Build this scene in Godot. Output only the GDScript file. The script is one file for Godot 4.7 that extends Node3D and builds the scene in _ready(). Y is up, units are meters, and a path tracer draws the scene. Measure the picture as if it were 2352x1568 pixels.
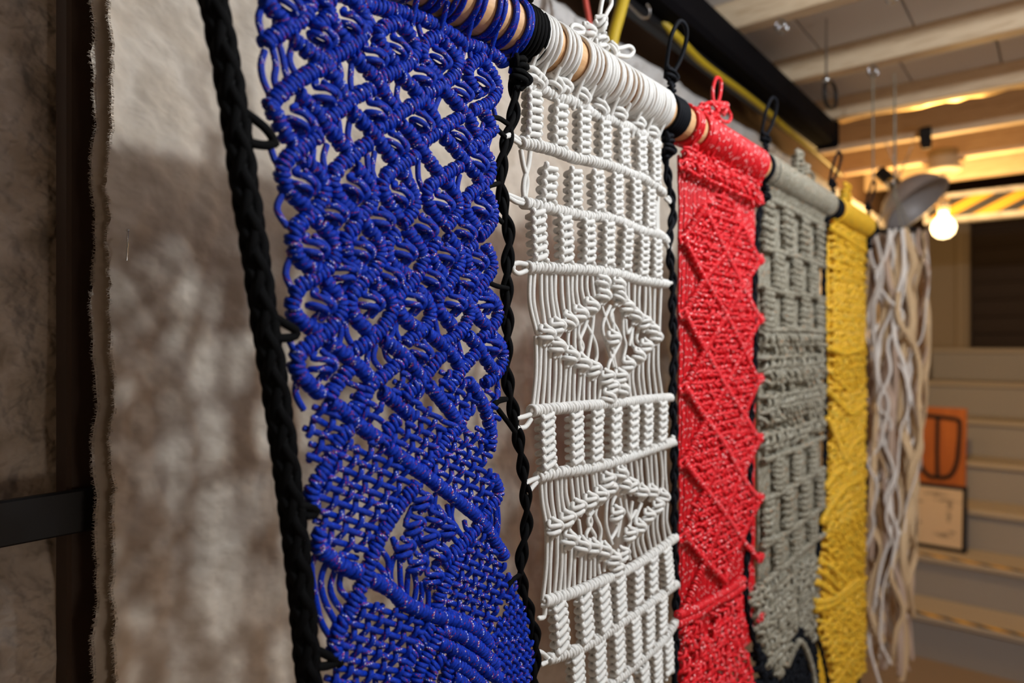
extends Node3D
# A basement room: a row of knotted cord panels on a wooden rod in front of a canvas backdrop, stairs behind.
# World axes: +X runs along the back wall away from the camera, +Z points from the back wall into the room.

const CH := 1.37          # camera height
const FPX := 1568.0       # focal length in pixels of the 2352 x 1568 frame
const ZP := -0.34         # plane in which the panels hang
const RODY := CH + 0.247
const JOIST := CH + 0.70  # underside of the joists
const ZW := -0.70         # face of the back wall
var fwd := Vector3(0.776, 0.0, -0.631).normalized()
var rgt := Vector3(0.631, 0.0, 0.776).normalized()
var rng := RandomNumberGenerator.new()
var taken := {}
var M := {}

# ------------------------------------------------------------------ geometry
class Geo:
	var v := PackedVector3Array()
	var n := PackedVector3Array()
	var uv := PackedVector2Array()
	var ix := PackedInt32Array()
	func tube(p: PackedVector3Array, r: float, sides: int, u0 := 0.0, taper := 1.0, flat := 1.0, fn := Vector3.ZERO) -> void:
		var c := p.size()
		if c < 2:
			return
		var cs := PackedFloat32Array()
		var sn := PackedFloat32Array()
		for k in sides + 1:
			cs.append(cos(TAU * k / sides))
			sn.append(sin(TAU * k / sides))
		var t := (p[1] - p[0]).normalized()
		var nn := fn
		if nn == Vector3.ZERO:
			nn = Vector3(0, 0, 1) if absf(t.z) < 0.8 else Vector3(1, 0, 0)
		var base := v.size()
		var l := u0
		var row := sides + 1
		for i in c:
			var a := p[maxi(i - 1, 0)]
			var b := p[mini(i + 1, c - 1)]
			var tt := b - a
			if tt.length_squared() > 1e-14:
				t = tt.normalized()
			nn = (nn - t * nn.dot(t)).normalized()
			var bb := t.cross(nn)
			if i > 0:
				l += p[i].distance_to(p[i - 1]) / 0.05
			var rr := r * lerpf(1.0, taper, float(i) / (c - 1))
			for k in row:
				var d := nn * cs[k] * flat + bb * sn[k]
				v.append(p[i] + d * rr)
				n.append((nn * cs[k] + bb * sn[k] * flat).normalized() if flat != 1.0 else d)
				uv.append(Vector2(l, float(k) / sides))
		for i in c - 1:
			for k in sides:
				var q := base + i * row + k
				ix.append_array(PackedInt32Array([q, q + row, q + 1, q + 1, q + row, q + row + 1]))
		for e in 2:
			var ci := 0 if e == 0 else c - 1
			var dir := (p[0] - p[1]).normalized() if e == 0 else (p[c - 1] - p[c - 2]).normalized()
			var m := v.size()
			var rr2 := r if e == 0 else r * taper
			v.append(p[ci] + dir * rr2 * 0.5)
			n.append(dir)
			uv.append(Vector2(u0 if e == 0 else l, 0.5))
			for k in sides:
				var q := base + ci * row + k
				if e == 0:
					ix.append_array(PackedInt32Array([m, q, q + 1]))
				else:
					ix.append_array(PackedInt32Array([m, q + 1, q]))
	func tri(a: Vector3, b: Vector3, c: Vector3, out: Vector3) -> void:
		var g := (b - a).cross(c - a)
		if g.length_squared() < 1e-18:
			return
		if g.dot(out) > 0.0:
			var s := b
			b = c
			c = s
		var nn := -(b - a).cross(c - a).normalized()
		var m := v.size()
		for q in [a, b, c]:
			v.append(q)
			n.append(nn)
			uv.append(Vector2(q.x + q.z, q.y))
		ix.append_array(PackedInt32Array([m, m + 1, m + 2]))
	func quad(a: Vector3, b: Vector3, c: Vector3, d: Vector3, out: Vector3) -> void:
		tri(a, b, c, out)
		tri(a, c, d, out)
	func flat(c: Array, uvs: Array, out: Vector3) -> void:
		var m := v.size()
		for k in 4:
			v.append(c[k])
			n.append(out)
			uv.append(uvs[k])
		var gg: Vector3 = (c[1] - c[0]).cross(c[2] - c[0])
		if gg.dot(out) < 0.0:
			ix.append_array(PackedInt32Array([m, m + 1, m + 2, m, m + 2, m + 3]))
		else:
			ix.append_array(PackedInt32Array([m, m + 2, m + 1, m, m + 3, m + 2]))
	func box(at: Vector3, size: Vector3, bev := 0.002, bs := Basis.IDENTITY) -> void:
		var h := size * 0.5
		bev = minf(bev, minf(h.x, minf(h.y, h.z)) * 0.9)
		var P := func(sx: float, sy: float, sz: float, ax: int) -> Vector3:
			var q := Vector3(sx * h.x, sy * h.y, sz * h.z)
			var s := Vector3(sx, sy, sz) * bev
			for w in 3:
				if w != ax:
					q[w] -= s[w]
			return at + bs * q
		for ax in 3:
			var b1 := (ax + 1) % 3
			var b2 := (ax + 2) % 3
			for s in [-1.0, 1.0]:
				var cs := []
				for e in [[-1.0, -1.0], [1.0, -1.0], [1.0, 1.0], [-1.0, 1.0]]:
					var d := Vector3.ZERO
					d[ax] = s
					d[b1] = e[0]
					d[b2] = e[1]
					cs.append(P.call(d.x, d.y, d.z, ax))
				var o := Vector3.ZERO
				o[ax] = s
				quad(cs[0], cs[1], cs[2], cs[3], bs * o)
		for ax in 3:
			var b1 := (ax + 1) % 3
			var b2 := (ax + 2) % 3
			for s1 in [-1.0, 1.0]:
				for s2 in [-1.0, 1.0]:
					var lo := Vector3.ZERO
					lo[ax] = -1.0
					lo[b1] = s1
					lo[b2] = s2
					var hi := lo
					hi[ax] = 1.0
					var o := Vector3.ZERO
					o[b1] = s1
					o[b2] = s2
					quad(P.call(lo.x, lo.y, lo.z, b1), P.call(hi.x, hi.y, hi.z, b1), P.call(hi.x, hi.y, hi.z, b2), P.call(lo.x, lo.y, lo.z, b2), bs * o)
		for sx in [-1.0, 1.0]:
			for sy in [-1.0, 1.0]:
				for sz in [-1.0, 1.0]:
					tri(P.call(sx, sy, sz, 0), P.call(sx, sy, sz, 1), P.call(sx, sy, sz, 2), bs * Vector3(sx, sy, sz))
	# surface of revolution: profile of (radius, height along axis)
	func lathe(at: Vector3, axis: Vector3, prof: Array, sides := 20) -> void:
		axis = axis.normalized()
		var e1 := axis.cross(Vector3(0, 0, 1) if absf(axis.z) < 0.8 else Vector3(1, 0, 0)).normalized()
		var e2 := axis.cross(e1)
		var base := v.size()
		for i in prof.size():
			var a: Vector2 = prof[maxi(i - 1, 0)]
			var b: Vector2 = prof[mini(i + 1, prof.size() - 1)]
			var q: Vector2 = prof[i]
			var tg := (b - a).normalized()
			for k in sides + 1:
				var w := TAU * k / sides
				var d := e1 * cos(w) + e2 * sin(w)
				v.append(at + d * q.x + axis * q.y)
				n.append((d * tg.y - axis * tg.x).normalized())
				uv.append(Vector2(float(k) / sides, q.y))
		for i in prof.size() - 1:
			for k in sides:
				var q := base + i * (sides + 1) + k
				ix.append_array(PackedInt32Array([q, q + sides + 1, q + 1, q + 1, q + sides + 1, q + sides + 2]))
	# grid of points, rows x cols, smooth normals; thickness gives it a back
	func sheet(g: Array, rows: int, cols: int, face: Vector3, us := 1.0) -> void:
		var base := v.size()
		for i in rows:
			for j in cols:
				var p: Vector3 = g[i * cols + j]
				var a: Vector3 = g[i * cols + mini(j + 1, cols - 1)] - g[i * cols + maxi(j - 1, 0)]
				var b: Vector3 = g[mini(i + 1, rows - 1) * cols + j] - g[maxi(i - 1, 0) * cols + j]
				var m := a.cross(b).normalized()
				if m.dot(face) < 0.0:
					m = -m
				v.append(p)
				n.append(m)
				uv.append(Vector2(p.x * us, p.y * us))
		for i in rows - 1:
			for j in cols - 1:
				var q := base + i * cols + j
				var g0: Vector3 = (v[q + 1] - v[q]).cross(v[q + cols] - v[q])
				if g0.dot(face) < 0.0:
					ix.append_array(PackedInt32Array([q, q + 1, q + cols, q + 1, q + cols + 1, q + cols]))
				else:
					ix.append_array(PackedInt32Array([q, q + cols, q + 1, q + 1, q + cols, q + cols + 1]))
	func mesh() -> ArrayMesh:
		var m := ArrayMesh.new()
		var a := []
		a.resize(Mesh.ARRAY_MAX)
		a[Mesh.ARRAY_VERTEX] = v
		a[Mesh.ARRAY_NORMAL] = n
		a[Mesh.ARRAY_TEX_UV] = uv
		a[Mesh.ARRAY_INDEX] = ix
		m.add_surface_from_arrays(Mesh.PRIMITIVE_TRIANGLES, a)
		return m

# ------------------------------------------------------------------ nodes
func numbered(s: String) -> String:
	if not taken.has(s):
		taken[s] = 0
		return s
	taken[s] += 1
	return "%s_%03d" % [s, taken[s]]

func thing(called: String, label: String, category: String, base: Vector3, group := "", kind := "") -> Node3D:
	var o := Node3D.new()
	o.name = numbered(called)
	add_child(o)
	o.position = base
	if label != "":
		o.set_meta("label", label)
	if category != "":
		o.set_meta("category", category)
	if group != "":
		o.set_meta("group", group)
	if kind != "":
		o.set_meta("kind", kind)
	return o

# a mesh in world coordinates, hung under a thing or under one of its parts
func part(parent: Node3D, called: String, g: Geo, mat: Material, kind := "", label := "") -> MeshInstance3D:
	var m := MeshInstance3D.new()
	m.name = called
	if g.ix.size() > 0:
		m.mesh = g.mesh()
		m.material_override = mat
	m.cast_shadow = GeometryInstance3D.SHADOW_CASTING_SETTING_ON
	parent.add_child(m, true)
	if parent.get_parent() == self:
		m.position = -parent.position
	if kind != "":
		m.set_meta("kind", kind)
	if label != "":
		m.set_meta("label", label)
	return m

# ------------------------------------------------------------------ measuring
# where the photograph's point (px, py) lies on the plane z
func at(px: float, py: float, z := ZP) -> Vector3:
	var d := fwd + rgt * ((px - 1176.0) / FPX) + Vector3(0, (784.0 - py) / FPX, 0)
	return Vector3(0, CH, 0) + d * (z / d.z)

func x_of(px: float, z := ZP) -> float:
	return at(px, 784.0, z).x

# traced points of a magnified piece: o = [left, top, magnification]
func traced(o: Array, a: Array, z := ZP) -> PackedVector3Array:
	var r := PackedVector3Array()
	for i in range(0, a.size(), 2):
		r.append(at(o[0] + a[i] / o[2], o[1] + a[i + 1] / o[2], z))
	return r

func spl(p: PackedVector3Array, step: float) -> PackedVector3Array:
	var o := PackedVector3Array()
	var c := p.size()
	for i in c - 1:
		var p0 := p[maxi(i - 1, 0)]
		var p1 := p[i]
		var p2 := p[i + 1]
		var p3 := p[mini(i + 2, c - 1)]
		var m := maxi(1, int(ceil(p1.distance_to(p2) / step)))
		for k in m:
			var t := float(k) / m
			o.append(p1.cubic_interpolate(p2, p0, p3, t))
	o.append(p[c - 1])
	return o

func rj(a: float) -> float:
	return rng.randf_range(-a, a)

func rv(a: float) -> Vector3:
	return Vector3(rj(a), rj(a), rj(a))

# ------------------------------------------------------------------ knots
# a cord wound round a carrier: a row of half hitches
func ridge(parent: Node3D, called: String, p: PackedVector3Array, mat: Material, R := 0.0034, r := 0.00195, pitch := 0.0033, per := 12, sides := 6, up := Vector3(0, 0, 1)) -> MeshInstance3D:
	var g := Geo.new()
	hitch(g, p, R, r, pitch, per, sides, up)
	return part(parent, called, g, mat)

func hitch(g: Geo, p: PackedVector3Array, R: float, r: float, pitch: float, per: int, sides: int, up := Vector3(0, 0, 1)) -> void:
	var q := spl(p, pitch / per)
	var h := PackedVector3Array()
	var th := rj(3.0)
	var hand := 1.0 if rng.randf() < 0.5 else -1.0
	var bump := 1.0
	var was := -1
	var n := q.size()
	for i in n:
		var t := (q[mini(i + 2, n - 1)] - q[maxi(i - 2, 0)]).normalized()
		var a := (up - t * up.dot(t)).normalized()
		var b := t.cross(a)
		var turn := int(floor(th / (TAU * 2.0)))
		if turn != was:
			was = turn
			bump = 1.0 + rj(0.09)
		# two close turns make a hitch, then a small step to the next
		var ph := fposmod(th, TAU * 2.0) / (TAU * 2.0)
		var rr := R * lerpf(1.0, bump, sin(PI * ph))
		h.append(q[i] + a * cos(th) * rr + b * sin(th) * rr * hand + t * (0.00085 * sin(TAU * ph)) + t * 0.0006 * cos(th))
		th += TAU / per
	g.tube(h, r, sides, rng.randf() * 8.0)
	var core := spl(p, 0.006)
	g.tube(core, R * 0.85, 6, rng.randf() * 8.0)

func strand(parent: Node3D, called: String, p: PackedVector3Array, mat: Material, r := 0.002, sides := 7, step := 0.003) -> MeshInstance3D:
	var g := Geo.new()
	g.tube(spl(p, step), r, sides, rng.randf() * 8.0)
	return part(parent, called, g, mat)

# frame-local points (in cord diameters) to world
func loc(c: Vector3, ex: Vector3, ey: Vector3, ez: Vector3, d: float, a: Array) -> PackedVector3Array:
	var o := PackedVector3Array()
	for i in range(0, a.size(), 3):
		o.append(c + ex * a[i] * d + ey * a[i + 1] * d + ez * a[i + 2] * d)
	return o

const KNOT_A := [-0.6, 2.0, -0.1, -1.3, 1.1, 0.3, 0.0, 0.75, 1.15, 1.25, 0.25, 0.95, 1.75, -0.15, 0.1, 1.0, -0.6, -0.7, -0.9, -0.5, -0.7, -1.75, -0.35, 0.1, -1.0, -0.45, 0.95, 0.5, -0.7, 1.15, 1.0, -1.25, 0.5, 0.5, -2.1, -0.1]
const KNOT_B := [0.5, 2.0, -0.2, 0.9, 1.3, 0.3, 1.55, 0.7, 0.8, 1.75, -0.15, 1.15, 1.35, -0.95, 0.7, 0.3, -1.3, 0.1, -0.5, -2.1, -0.2]

func knot_geo(g: Geo, c: Vector3, ex: Vector3, ey: Vector3, ez: Vector3, d: float, r: float, sides := 6, step := 0.0016) -> void:
	g.tube(spl(loc(c, ex, ey, ez, d, KNOT_A), step), r, sides, rng.randf() * 8.0)
	g.tube(spl(loc(c, ex, ey, ez, d, KNOT_B), step), r, sides, rng.randf() * 8.0)

func knot(parent: Node3D, c: Vector3, mat: Material, d := 0.0042, turn := 0.0, wide := 1.0, flip := 1.0, r := 0.002) -> void:
	var g := Geo.new()
	var ex := Vector3(cos(turn), sin(turn), 0)
	var ey := Vector3(-sin(turn), cos(turn), 0)
	knot_geo(g, c, ex * wide * flip, ey, Vector3(0, 0, 1), d, r)
	part(parent, "square_knot", g, mat)

# a chain of square knots between two points
func sennit(parent: Node3D, a: Vector3, b: Vector3, mat: Material, half := 0.0086, deep := 0.0040, pitch := 0.0072, r := 0.0025, per := 14, sides := 6, called := "sennit") -> MeshInstance3D:
	var g := Geo.new()
	var ey := (a - b).normalized()
	var ez := Vector3(0, 0, 1)
	ez = (ez - ey * ez.dot(ey)).normalized()
	var ex := ey.cross(ez)
	var l := a.distance_to(b)
	var n := int(l / pitch * per)
	var h := PackedVector3Array()
	var bow := rj(0.0016)
	for i in n + 1:
		var f := float(i) / n
		var th := TAU * f * roundf(l / pitch)
		var cx := cos(th)
		var sx := sin(th)
		var sq := signf(cx) * pow(absf(cx), 0.75)
		var c := a.lerp(b, f) + ex * bow * sin(PI * f)
		h.append(c + ex * sq * half + ez * (signf(sx) * pow(absf(sx), 0.6) * deep) + ey * (0.0009 * cx))
	g.tube(h, r, sides, rng.randf() * 8.0)
	for s in [-0.35, 0.35]:
		g.tube(PackedVector3Array([a + ex * half * s, b + ex * half * s]), r * 1.05, 6, rng.randf())
	var m := part(parent, called, g, mat)
	# the cords that lock each half knot along both edges
	for side in [-1.0, 1.0]:
		var e := Geo.new()
		var w := PackedVector3Array()
		var nn := int(l / pitch * 10.0)
		for i in nn + 1:
			var f := float(i) / nn
			var th := TAU * f * roundf(l / pitch) + (0.5 if side < 0.0 else PI + 0.5)
			var c := a.lerp(b, f) + ex * bow * sin(PI * f)
			var wz := deep * (0.75 if side < 0.0 else 0.25) + 0.0022 * sin(th)
			w.append(c + ex * side * (half * 0.92 + 0.0012 * sin(th)) + ez * wz)
		e.tube(w, r * 0.95, 6, rng.randf() * 8.0)
		part(m, "locking_cord", e, mat)
	return m

# three strands plaited round a path
func plait(parent: Node3D, p: PackedVector3Array, mat: Material, wide := 0.0034, deep := 0.0022, lay := 0.072, r := 0.00225, sides := 7) -> void:
	var q := spl(p, 0.0025)
	for s in 3:
		var h := PackedVector3Array()
		var l := 0.0
		for i in q.size():
			var t := (q[mini(i + 1, q.size() - 1)] - q[maxi(i - 1, 0)]).normalized()
			var b := t.cross(Vector3(0, 0, 1)).normalized()
			var a := b.cross(t)
			if i > 0:
				l += q[i].distance_to(q[i - 1])
			var th := TAU * l / lay + TAU * s / 3.0
			h.append(q[i] + b * wide * sin(th) + a * deep * sin(2.0 * th))
		var g := Geo.new()
		g.tube(h, r, sides, rng.randf() * 8.0)
		part(parent, "strand", g, mat)

# diagonal cords running over and under each other inside a polygon; steps are picture vectors
func lattice(parent: Node3D, poly: PackedVector3Array, e1: Vector3, e2: Vector3, mat: Material, r := 0.002, amp := 0.0017, sides := 7, called := "woven_cord") -> void:
	var pl := PackedVector2Array()
	var c := Vector3.ZERO
	for p in poly:
		pl.append(Vector2(p.x, p.y))
		c += p
	c /= poly.size()
	var N := 26
	for fam in 2:
		for j in range(-N, N + 1):
			var run := PackedVector3Array()
			var off := rj(0.12)
			for i in range(-N, N + 2):
				var p := c
				var inside := false
				if i <= N:
					p = c + (e1 * (i + rj(0.08)) + e2 * (j + off) if fam == 0 else e2 * (i + rj(0.08)) + e1 * (j + off))
					inside = Geometry2D.is_point_in_polygon(Vector2(p.x, p.y), pl)
				if inside:
					var s := 1.0 if posmod(i + j, 2) == fam else -1.0
					run.append(p + Vector3(0, 0, s * amp))
				elif run.size() > 0:
					if run.size() > 1:
						var st := e1 if fam == 0 else e2
						run.insert(0, run[0] - st * 0.5 - Vector3(0, 0, 0.001))
						run.append(run[run.size() - 1] + st * 0.5 - Vector3(0, 0, 0.001))
						var g := Geo.new()
						g.tube(spl(run, 0.0022), r, sides, rng.randf() * 8.0)
						part(parent, called, g, mat)
					run = PackedVector3Array()

# close staggered rows of small half knots filling a polygon (too many to pick apart singly)
func fill(g: Geo, poly: PackedVector3Array, col: float, row: float, mat_r: float, ang := 0.0, z := 0.0, jit := 0.12, sides := 5) -> void:
	var pl := PackedVector2Array()
	var lo := Vector2(1e9, 1e9)
	var hi := -lo
	for p in poly:
		var w := Vector2(p.x, p.y)
		pl.append(w)
		lo = lo.min(w)
		hi = hi.max(w)
	var zz := poly[0].z + z
	var j := 0
	var y := lo.y
	while y < hi.y:
		var x := lo.x + (col * 0.5 if j % 2 else 0.0)
		while x < hi.x:
			var p := Vector2(x + rj(jit) * col, y + rj(jit) * row)
			if Geometry2D.is_point_in_polygon(p, pl):
				var a := ang + rj(0.45) + (0.45 if j % 2 else -0.35)
				var ex := Vector3(cos(a), sin(a), 0) * col * 0.62
				var ey := Vector3(-sin(a), cos(a), 0) * row
				var c := Vector3(p.x, p.y, zz + rj(mat_r * 0.5))
				g.tube(PackedVector3Array([c - ex + ey * 0.25 - Vector3(0, 0, mat_r * 1.4), c - ex * 0.55 + ey * 0.16 + Vector3(0, 0, mat_r * 0.7), c + Vector3(0, 0, mat_r * 1.3), c + ex * 0.55 - ey * 0.16 + Vector3(0, 0, mat_r * 0.7), c + ex - ey * 0.25 - Vector3(0, 0, mat_r * 1.4)]), mat_r, sides, rng.randf() * 8.0)
			x += col
		y += row
		j += 1

# turns of cord round the rod
func rings(parent: Node3D, xs: Array, mat: Material, rad := 0.0212, r := 0.002, sides := 7) -> void:
	for x in xs:
		var g := Geo.new()
		var p := PackedVector3Array()
		var lean := rj(0.0016)
		var ph := rng.randf() * TAU
		for k in 25:
			var w := TAU * k / 24.0
			p.append(Vector3(x + lean * sin(w) + 0.0003 * sin(3.0 * w + ph), RODY + cos(w) * rad, ZP + sin(w) * rad))
		g.tube(p, r, sides, rng.randf() * 8.0)
		part(parent, "rod_loop", g, mat)

# ------------------------------------------------------------------ materials
func mat(c: Color, rough := 0.8, metal := 0.0, spec := 0.5) -> StandardMaterial3D:
	var m := StandardMaterial3D.new()
	m.albedo_color = c
	m.roughness = rough
	m.metallic = metal
	m.metallic_specular = spec
	return m

func noise_tex(freq: float, size := 512, octaves := 4, ramp: Array = [], seed_ := 1, normal := false, bump := 4.0) -> NoiseTexture2D:
	var f := FastNoiseLite.new()
	f.seed = seed_
	f.noise_type = FastNoiseLite.TYPE_SIMPLEX_SMOOTH
	f.frequency = freq
	f.fractal_octaves = octaves
	var t := NoiseTexture2D.new()
	t.width = size
	t.height = size
	t.seamless = true
	t.noise = f
	t.as_normal_map = normal
	t.bump_strength = bump
	if ramp.size():
		var gr := Gradient.new()
		gr.offsets = PackedFloat32Array(ramp.map(func(e): return e[0]))
		gr.colors = PackedColorArray(ramp.map(func(e): return e[1]))
		t.color_ramp = gr
	return t

# the weave of a braided cord sheath; flecks = [[colour, carriers one way, carriers the other way, share], ...]
func cord_mat(base: Color, dark: Color, flecks: Array, rough := 0.55, seed_ := 1, relief := true) -> StandardMaterial3D:
	var W := 768
	var H := 96
	var im := Image.create(W, H, false, Image.FORMAT_RGB8)
	var hm: Image = null
	if not M.has("weave"):
		hm = Image.create(W, H, false, Image.FORMAT_RGB8)
	var r := RandomNumberGenerator.new()
	r.seed = seed_
	var tint := []
	for i in 14 * 42:
		tint.append(r.randf())
	for x in W:
		for y in H:
			var a := float(y) / H * 14.0 + float(x) / W * 42.0
			var b := float(y) / H * 14.0 - float(x) / W * 42.0
			var ia := int(floor(a))
			var ib := int(floor(b))
			var fa := a - ia
			var fb := b - ib
			var over := posmod(ia + ib, 2) == 0
			var across := fa if over else fb
			var along := fb if over else fa
			var h := sin(PI * across) * (0.55 + 0.45 * sin(PI * along))
			var id := posmod(ia, 14) if over else 14 + posmod(ib, 14)
			var cell: float = tint[posmod(ia * 7 + ib * 13, tint.size())]
			var c := dark.lerp(base, 0.35 + 0.65 * cell)
			for f in flecks:
				if (over and posmod(ia, 14) in f[1] or not over and posmod(ib, 14) in f[2]) and cell < f[3]:
					c = f[0]
			im.set_pixel(x, y, c)
			if hm:
				hm.set_pixel(x, y, Color(h, h, h))
	if hm:
		hm.bump_map_to_normal_map(3.0)
		M.weave = ImageTexture.create_from_image(hm)
	var m := mat(Color.WHITE, rough)
	m.albedo_texture = ImageTexture.create_from_image(im)
	if relief:
		m.normal_enabled = true
		m.normal_texture = M.weave
		m.normal_scale = 0.7
	return m

func make_materials() -> void:
	M.blue = cord_mat(Color8(4, 62, 198), Color8(0, 17, 112), [[Color8(170, 40, 60), [3], [9], 0.5], [Color8(225, 225, 235), [4], [], 0.45]], 0.42, 3)
	M.white = cord_mat(Color8(236, 234, 230), Color8(226, 224, 220), [], 0.5, 5)
	M.red = cord_mat(Color8(222, 22, 36), Color8(196, 12, 26), [[Color8(240, 225, 225), [2], [8], 0.5]], 0.5, 7, false)
	M.olive = cord_mat(Color8(146, 139, 122), Color8(106, 100, 86), [[Color8(176, 172, 158), [2, 3, 8], [5, 11], 0.5], [Color8(70, 68, 58), [6], [1], 0.6], [Color8(190, 120, 60), [12], [], 0.25]], 0.6, 11, false)
	M.yellow = cord_mat(Color8(224, 176, 40), Color8(212, 160, 30), [[Color8(110, 130, 60), [4], [9], 0.55]], 0.6, 13, false)
	M.black = cord_mat(Color8(6, 6, 7), Color8(3, 3, 4), [], 0.72, 17)
	M.navy = cord_mat(Color8(15, 18, 25), Color8(10, 12, 18), [], 0.7, 19, false)
	M.olive.uv1_scale = Vector3(0.4, 0.45, 1)
	M.yellow.uv1_scale = Vector3(0.45, 0.5, 1)
	M.red.uv1_scale = Vector3(0.6, 0.6, 1)
	M.blue.metallic_specular = 0.32
	M.red.metallic_specular = 0.45
	M.black.metallic_specular = 0.22
	M.navy.metallic_specular = 0.25
	M.sheath = mat(Color8(5, 5, 6), 0.85)
	# wood of the rod and of the joists
	for w in [["rod_wood", Color8(220, 176, 130), Color8(198, 150, 104), 0.45], ["pine", Color8(222, 198, 166), Color8(202, 174, 140), 0.7]]:
		var m := mat(Color.WHITE, w[3])
		m.albedo_texture = noise_tex(0.012, 512, 5, [[0.2, w[2]], [0.5, w[1]], [0.8, w[2].lerp(w[1], 0.6)]], 4)
		m.uv1_triplanar = true
		m.uv1_scale = Vector3(1.6, 22, 22) if w[0] == "rod_wood" else Vector3(9, 9, 1.2)
		M[w[0]] = m
	# unbleached canvas, crumpled
	var cv := mat(Color.WHITE, 0.95)
	cv.albedo_texture = noise_tex(0.006, 512, 4, [[0.25, Color8(184, 170, 154)], [0.55, Color8(200, 188, 174)], [0.8, Color8(190, 177, 162)]], 21)
	cv.uv1_triplanar = true
	cv.uv1_scale = Vector3(3.4, 4.0, 3.4)
	cv.heightmap_enabled = true
	cv.heightmap_texture = noise_tex(0.010, 1024, 3, [], 23)
	cv.heightmap_scale = 0.13
	M.canvas = cv
	var rough_wall := mat(Color.WHITE, 0.95)
	rough_wall.albedo_texture = noise_tex(0.01, 512, 5, [[0.2, Color8(160, 146, 132)], [0.5, Color8(204, 192, 182)], [0.8, Color8(180, 166, 152)]], 31)
	rough_wall.uv1_triplanar = true
	rough_wall.uv1_scale = Vector3(1.7, 1.7, 1.7)
	rough_wall.heightmap_enabled = true
	rough_wall.heightmap_texture = noise_tex(0.02, 512, 5, [], 33)
	rough_wall.heightmap_scale = 2.0
	M.wall = rough_wall
	var pl := mat(Color.WHITE, 0.9)
	pl.albedo_texture = noise_tex(0.01, 512, 4, [[0.2, Color8(186, 180, 176)], [0.7, Color8(206, 202, 200)]], 35)
	pl.uv1_triplanar = true
	pl.uv1_scale = Vector3(2, 2, 2)
	pl.heightmap_enabled = true
	pl.heightmap_texture = noise_tex(0.03, 512, 4, [], 36)
	pl.heightmap_scale = 1.0
	M.mortar = pl
	M.tile = mat(Color8(226, 222, 222), 0.85)
	M.stair = mat(Color8(158, 153, 148), 0.6)
	M.tread = mat(Color8(178, 166, 150), 0.6)
	M.beige = mat(Color8(168, 150, 126), 0.8)
	M.blackmetal = mat(Color8(20, 19, 21), 0.5, 0.0, 0.4)
	M.casing = mat(Color8(15, 14, 17), 0.75, 0.0, 0.15)
	M.steel = mat(Color8(200, 202, 205), 0.22, 1.0)
	M.aluminium = mat(Color8(165, 162, 164), 0.5, 0.25)
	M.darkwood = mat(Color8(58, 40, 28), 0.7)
	M.brown = mat(Color8(92, 66, 44), 0.8)
	M.yellowcable = mat(Color8(176, 148, 26), 0.5)
	M.redcable = mat(Color8(190, 60, 40), 0.5)
	M.foil = mat(Color8(216, 186, 130), 0.4, 0.9)
	M.orangewood = mat(Color.WHITE, 0.6)
	M.orangewood.albedo_texture = noise_tex(0.01, 256, 4, [[0.2, Color8(168, 86, 12)], [0.8, Color8(186, 100, 18)]], 41)
	M.orangewood.uv1_triplanar = true
	M.orangewood.uv1_scale = Vector3(6, 1, 6)
	M.strip_pale = mat(Color8(236, 228, 222), 0.85)
	M.strip_tan = mat(Color8(206, 176, 138), 0.85)
	M.strip_brown = mat(Color8(186, 160, 142), 0.85)
	M.porcelain = mat(Color8(190, 176, 150), 0.5)
	M.screed = mat(Color8(140, 120, 100), 0.8)
	# barrier tape
	var im := Image.create(256, 64, false, Image.FORMAT_RGB8)
	for x in 256:
		for y in 64:
			var k := posmod(x + y, 64)
			im.set_pixel(x, y, Color8(226, 172, 34) if k < 34 else Color8(38, 36, 40))
	M.hazard = mat(Color.WHITE, 0.5)
	M.hazard.albedo_texture = ImageTexture.create_from_image(im)

# ------------------------------------------------------------------ the scene
func _ready() -> void:
	rng.seed = 7
	make_materials()
	setup_view()
	build_room()
	build_backdrop()
	build_stairs()
	build_ceiling_things()
	build_rod_and_black_cords()
	build_blue()
	build_white()
	build_red()
	build_olive()
	build_yellow()
	build_strips()

func setup_view() -> void:
	var cam := Camera3D.new()
	cam.name = "camera"
	add_child(cam)
	cam.look_at_from_position(Vector3(0, CH, 0), Vector3(0, CH, 0) + fwd, Vector3.UP)
	cam.near = 0.02
	cam.far = 60.0
	var at_ := CameraAttributesPhysical.new()
	at_.frustum_focal_length = 24.0
	at_.frustum_near = 0.02
	at_.frustum_far = 60.0
	at_.frustum_focus_distance = 0.53
	at_.exposure_aperture = 4.0
	cam.attributes = at_
	cam.fov = 53.1301
	cam.current = true
	var e := Environment.new()
	e.background_mode = Environment.BG_COLOR
	e.background_color = Color(0, 0, 0)
	e.tonemap_mode = Environment.TONE_MAPPER_LINEAR
	e.tonemap_exposure = 1.0
	e.sdfgi_enabled = true
	e.ssao_enabled = true
	e.ssil_enabled = true
	var w := WorldEnvironment.new()
	w.name = "environment"
	w.environment = e
	add_child(w)
	# work lamp on a stand beside the camera, outside the frame
	work_lamp(Vector3(0.79, CH + 0.615, 0.46), Color(0.94, 0.975, 1.0), 1.0)
	added_fill_panel(Vector3(0.2, 0.95, 2.7), Vector3(1.1, 2.3, 0.6), Color(1.0, 0.93, 0.86), 1.0)  # unseen fill panel, added to brighten the ceiling and the stairs

func glow(c: Color, e: float) -> StandardMaterial3D:
	var m := mat(Color.WHITE, 0.6)
	m.emission_enabled = true
	m.emission = c
	m.emission_energy_multiplier = e
	return m

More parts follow.
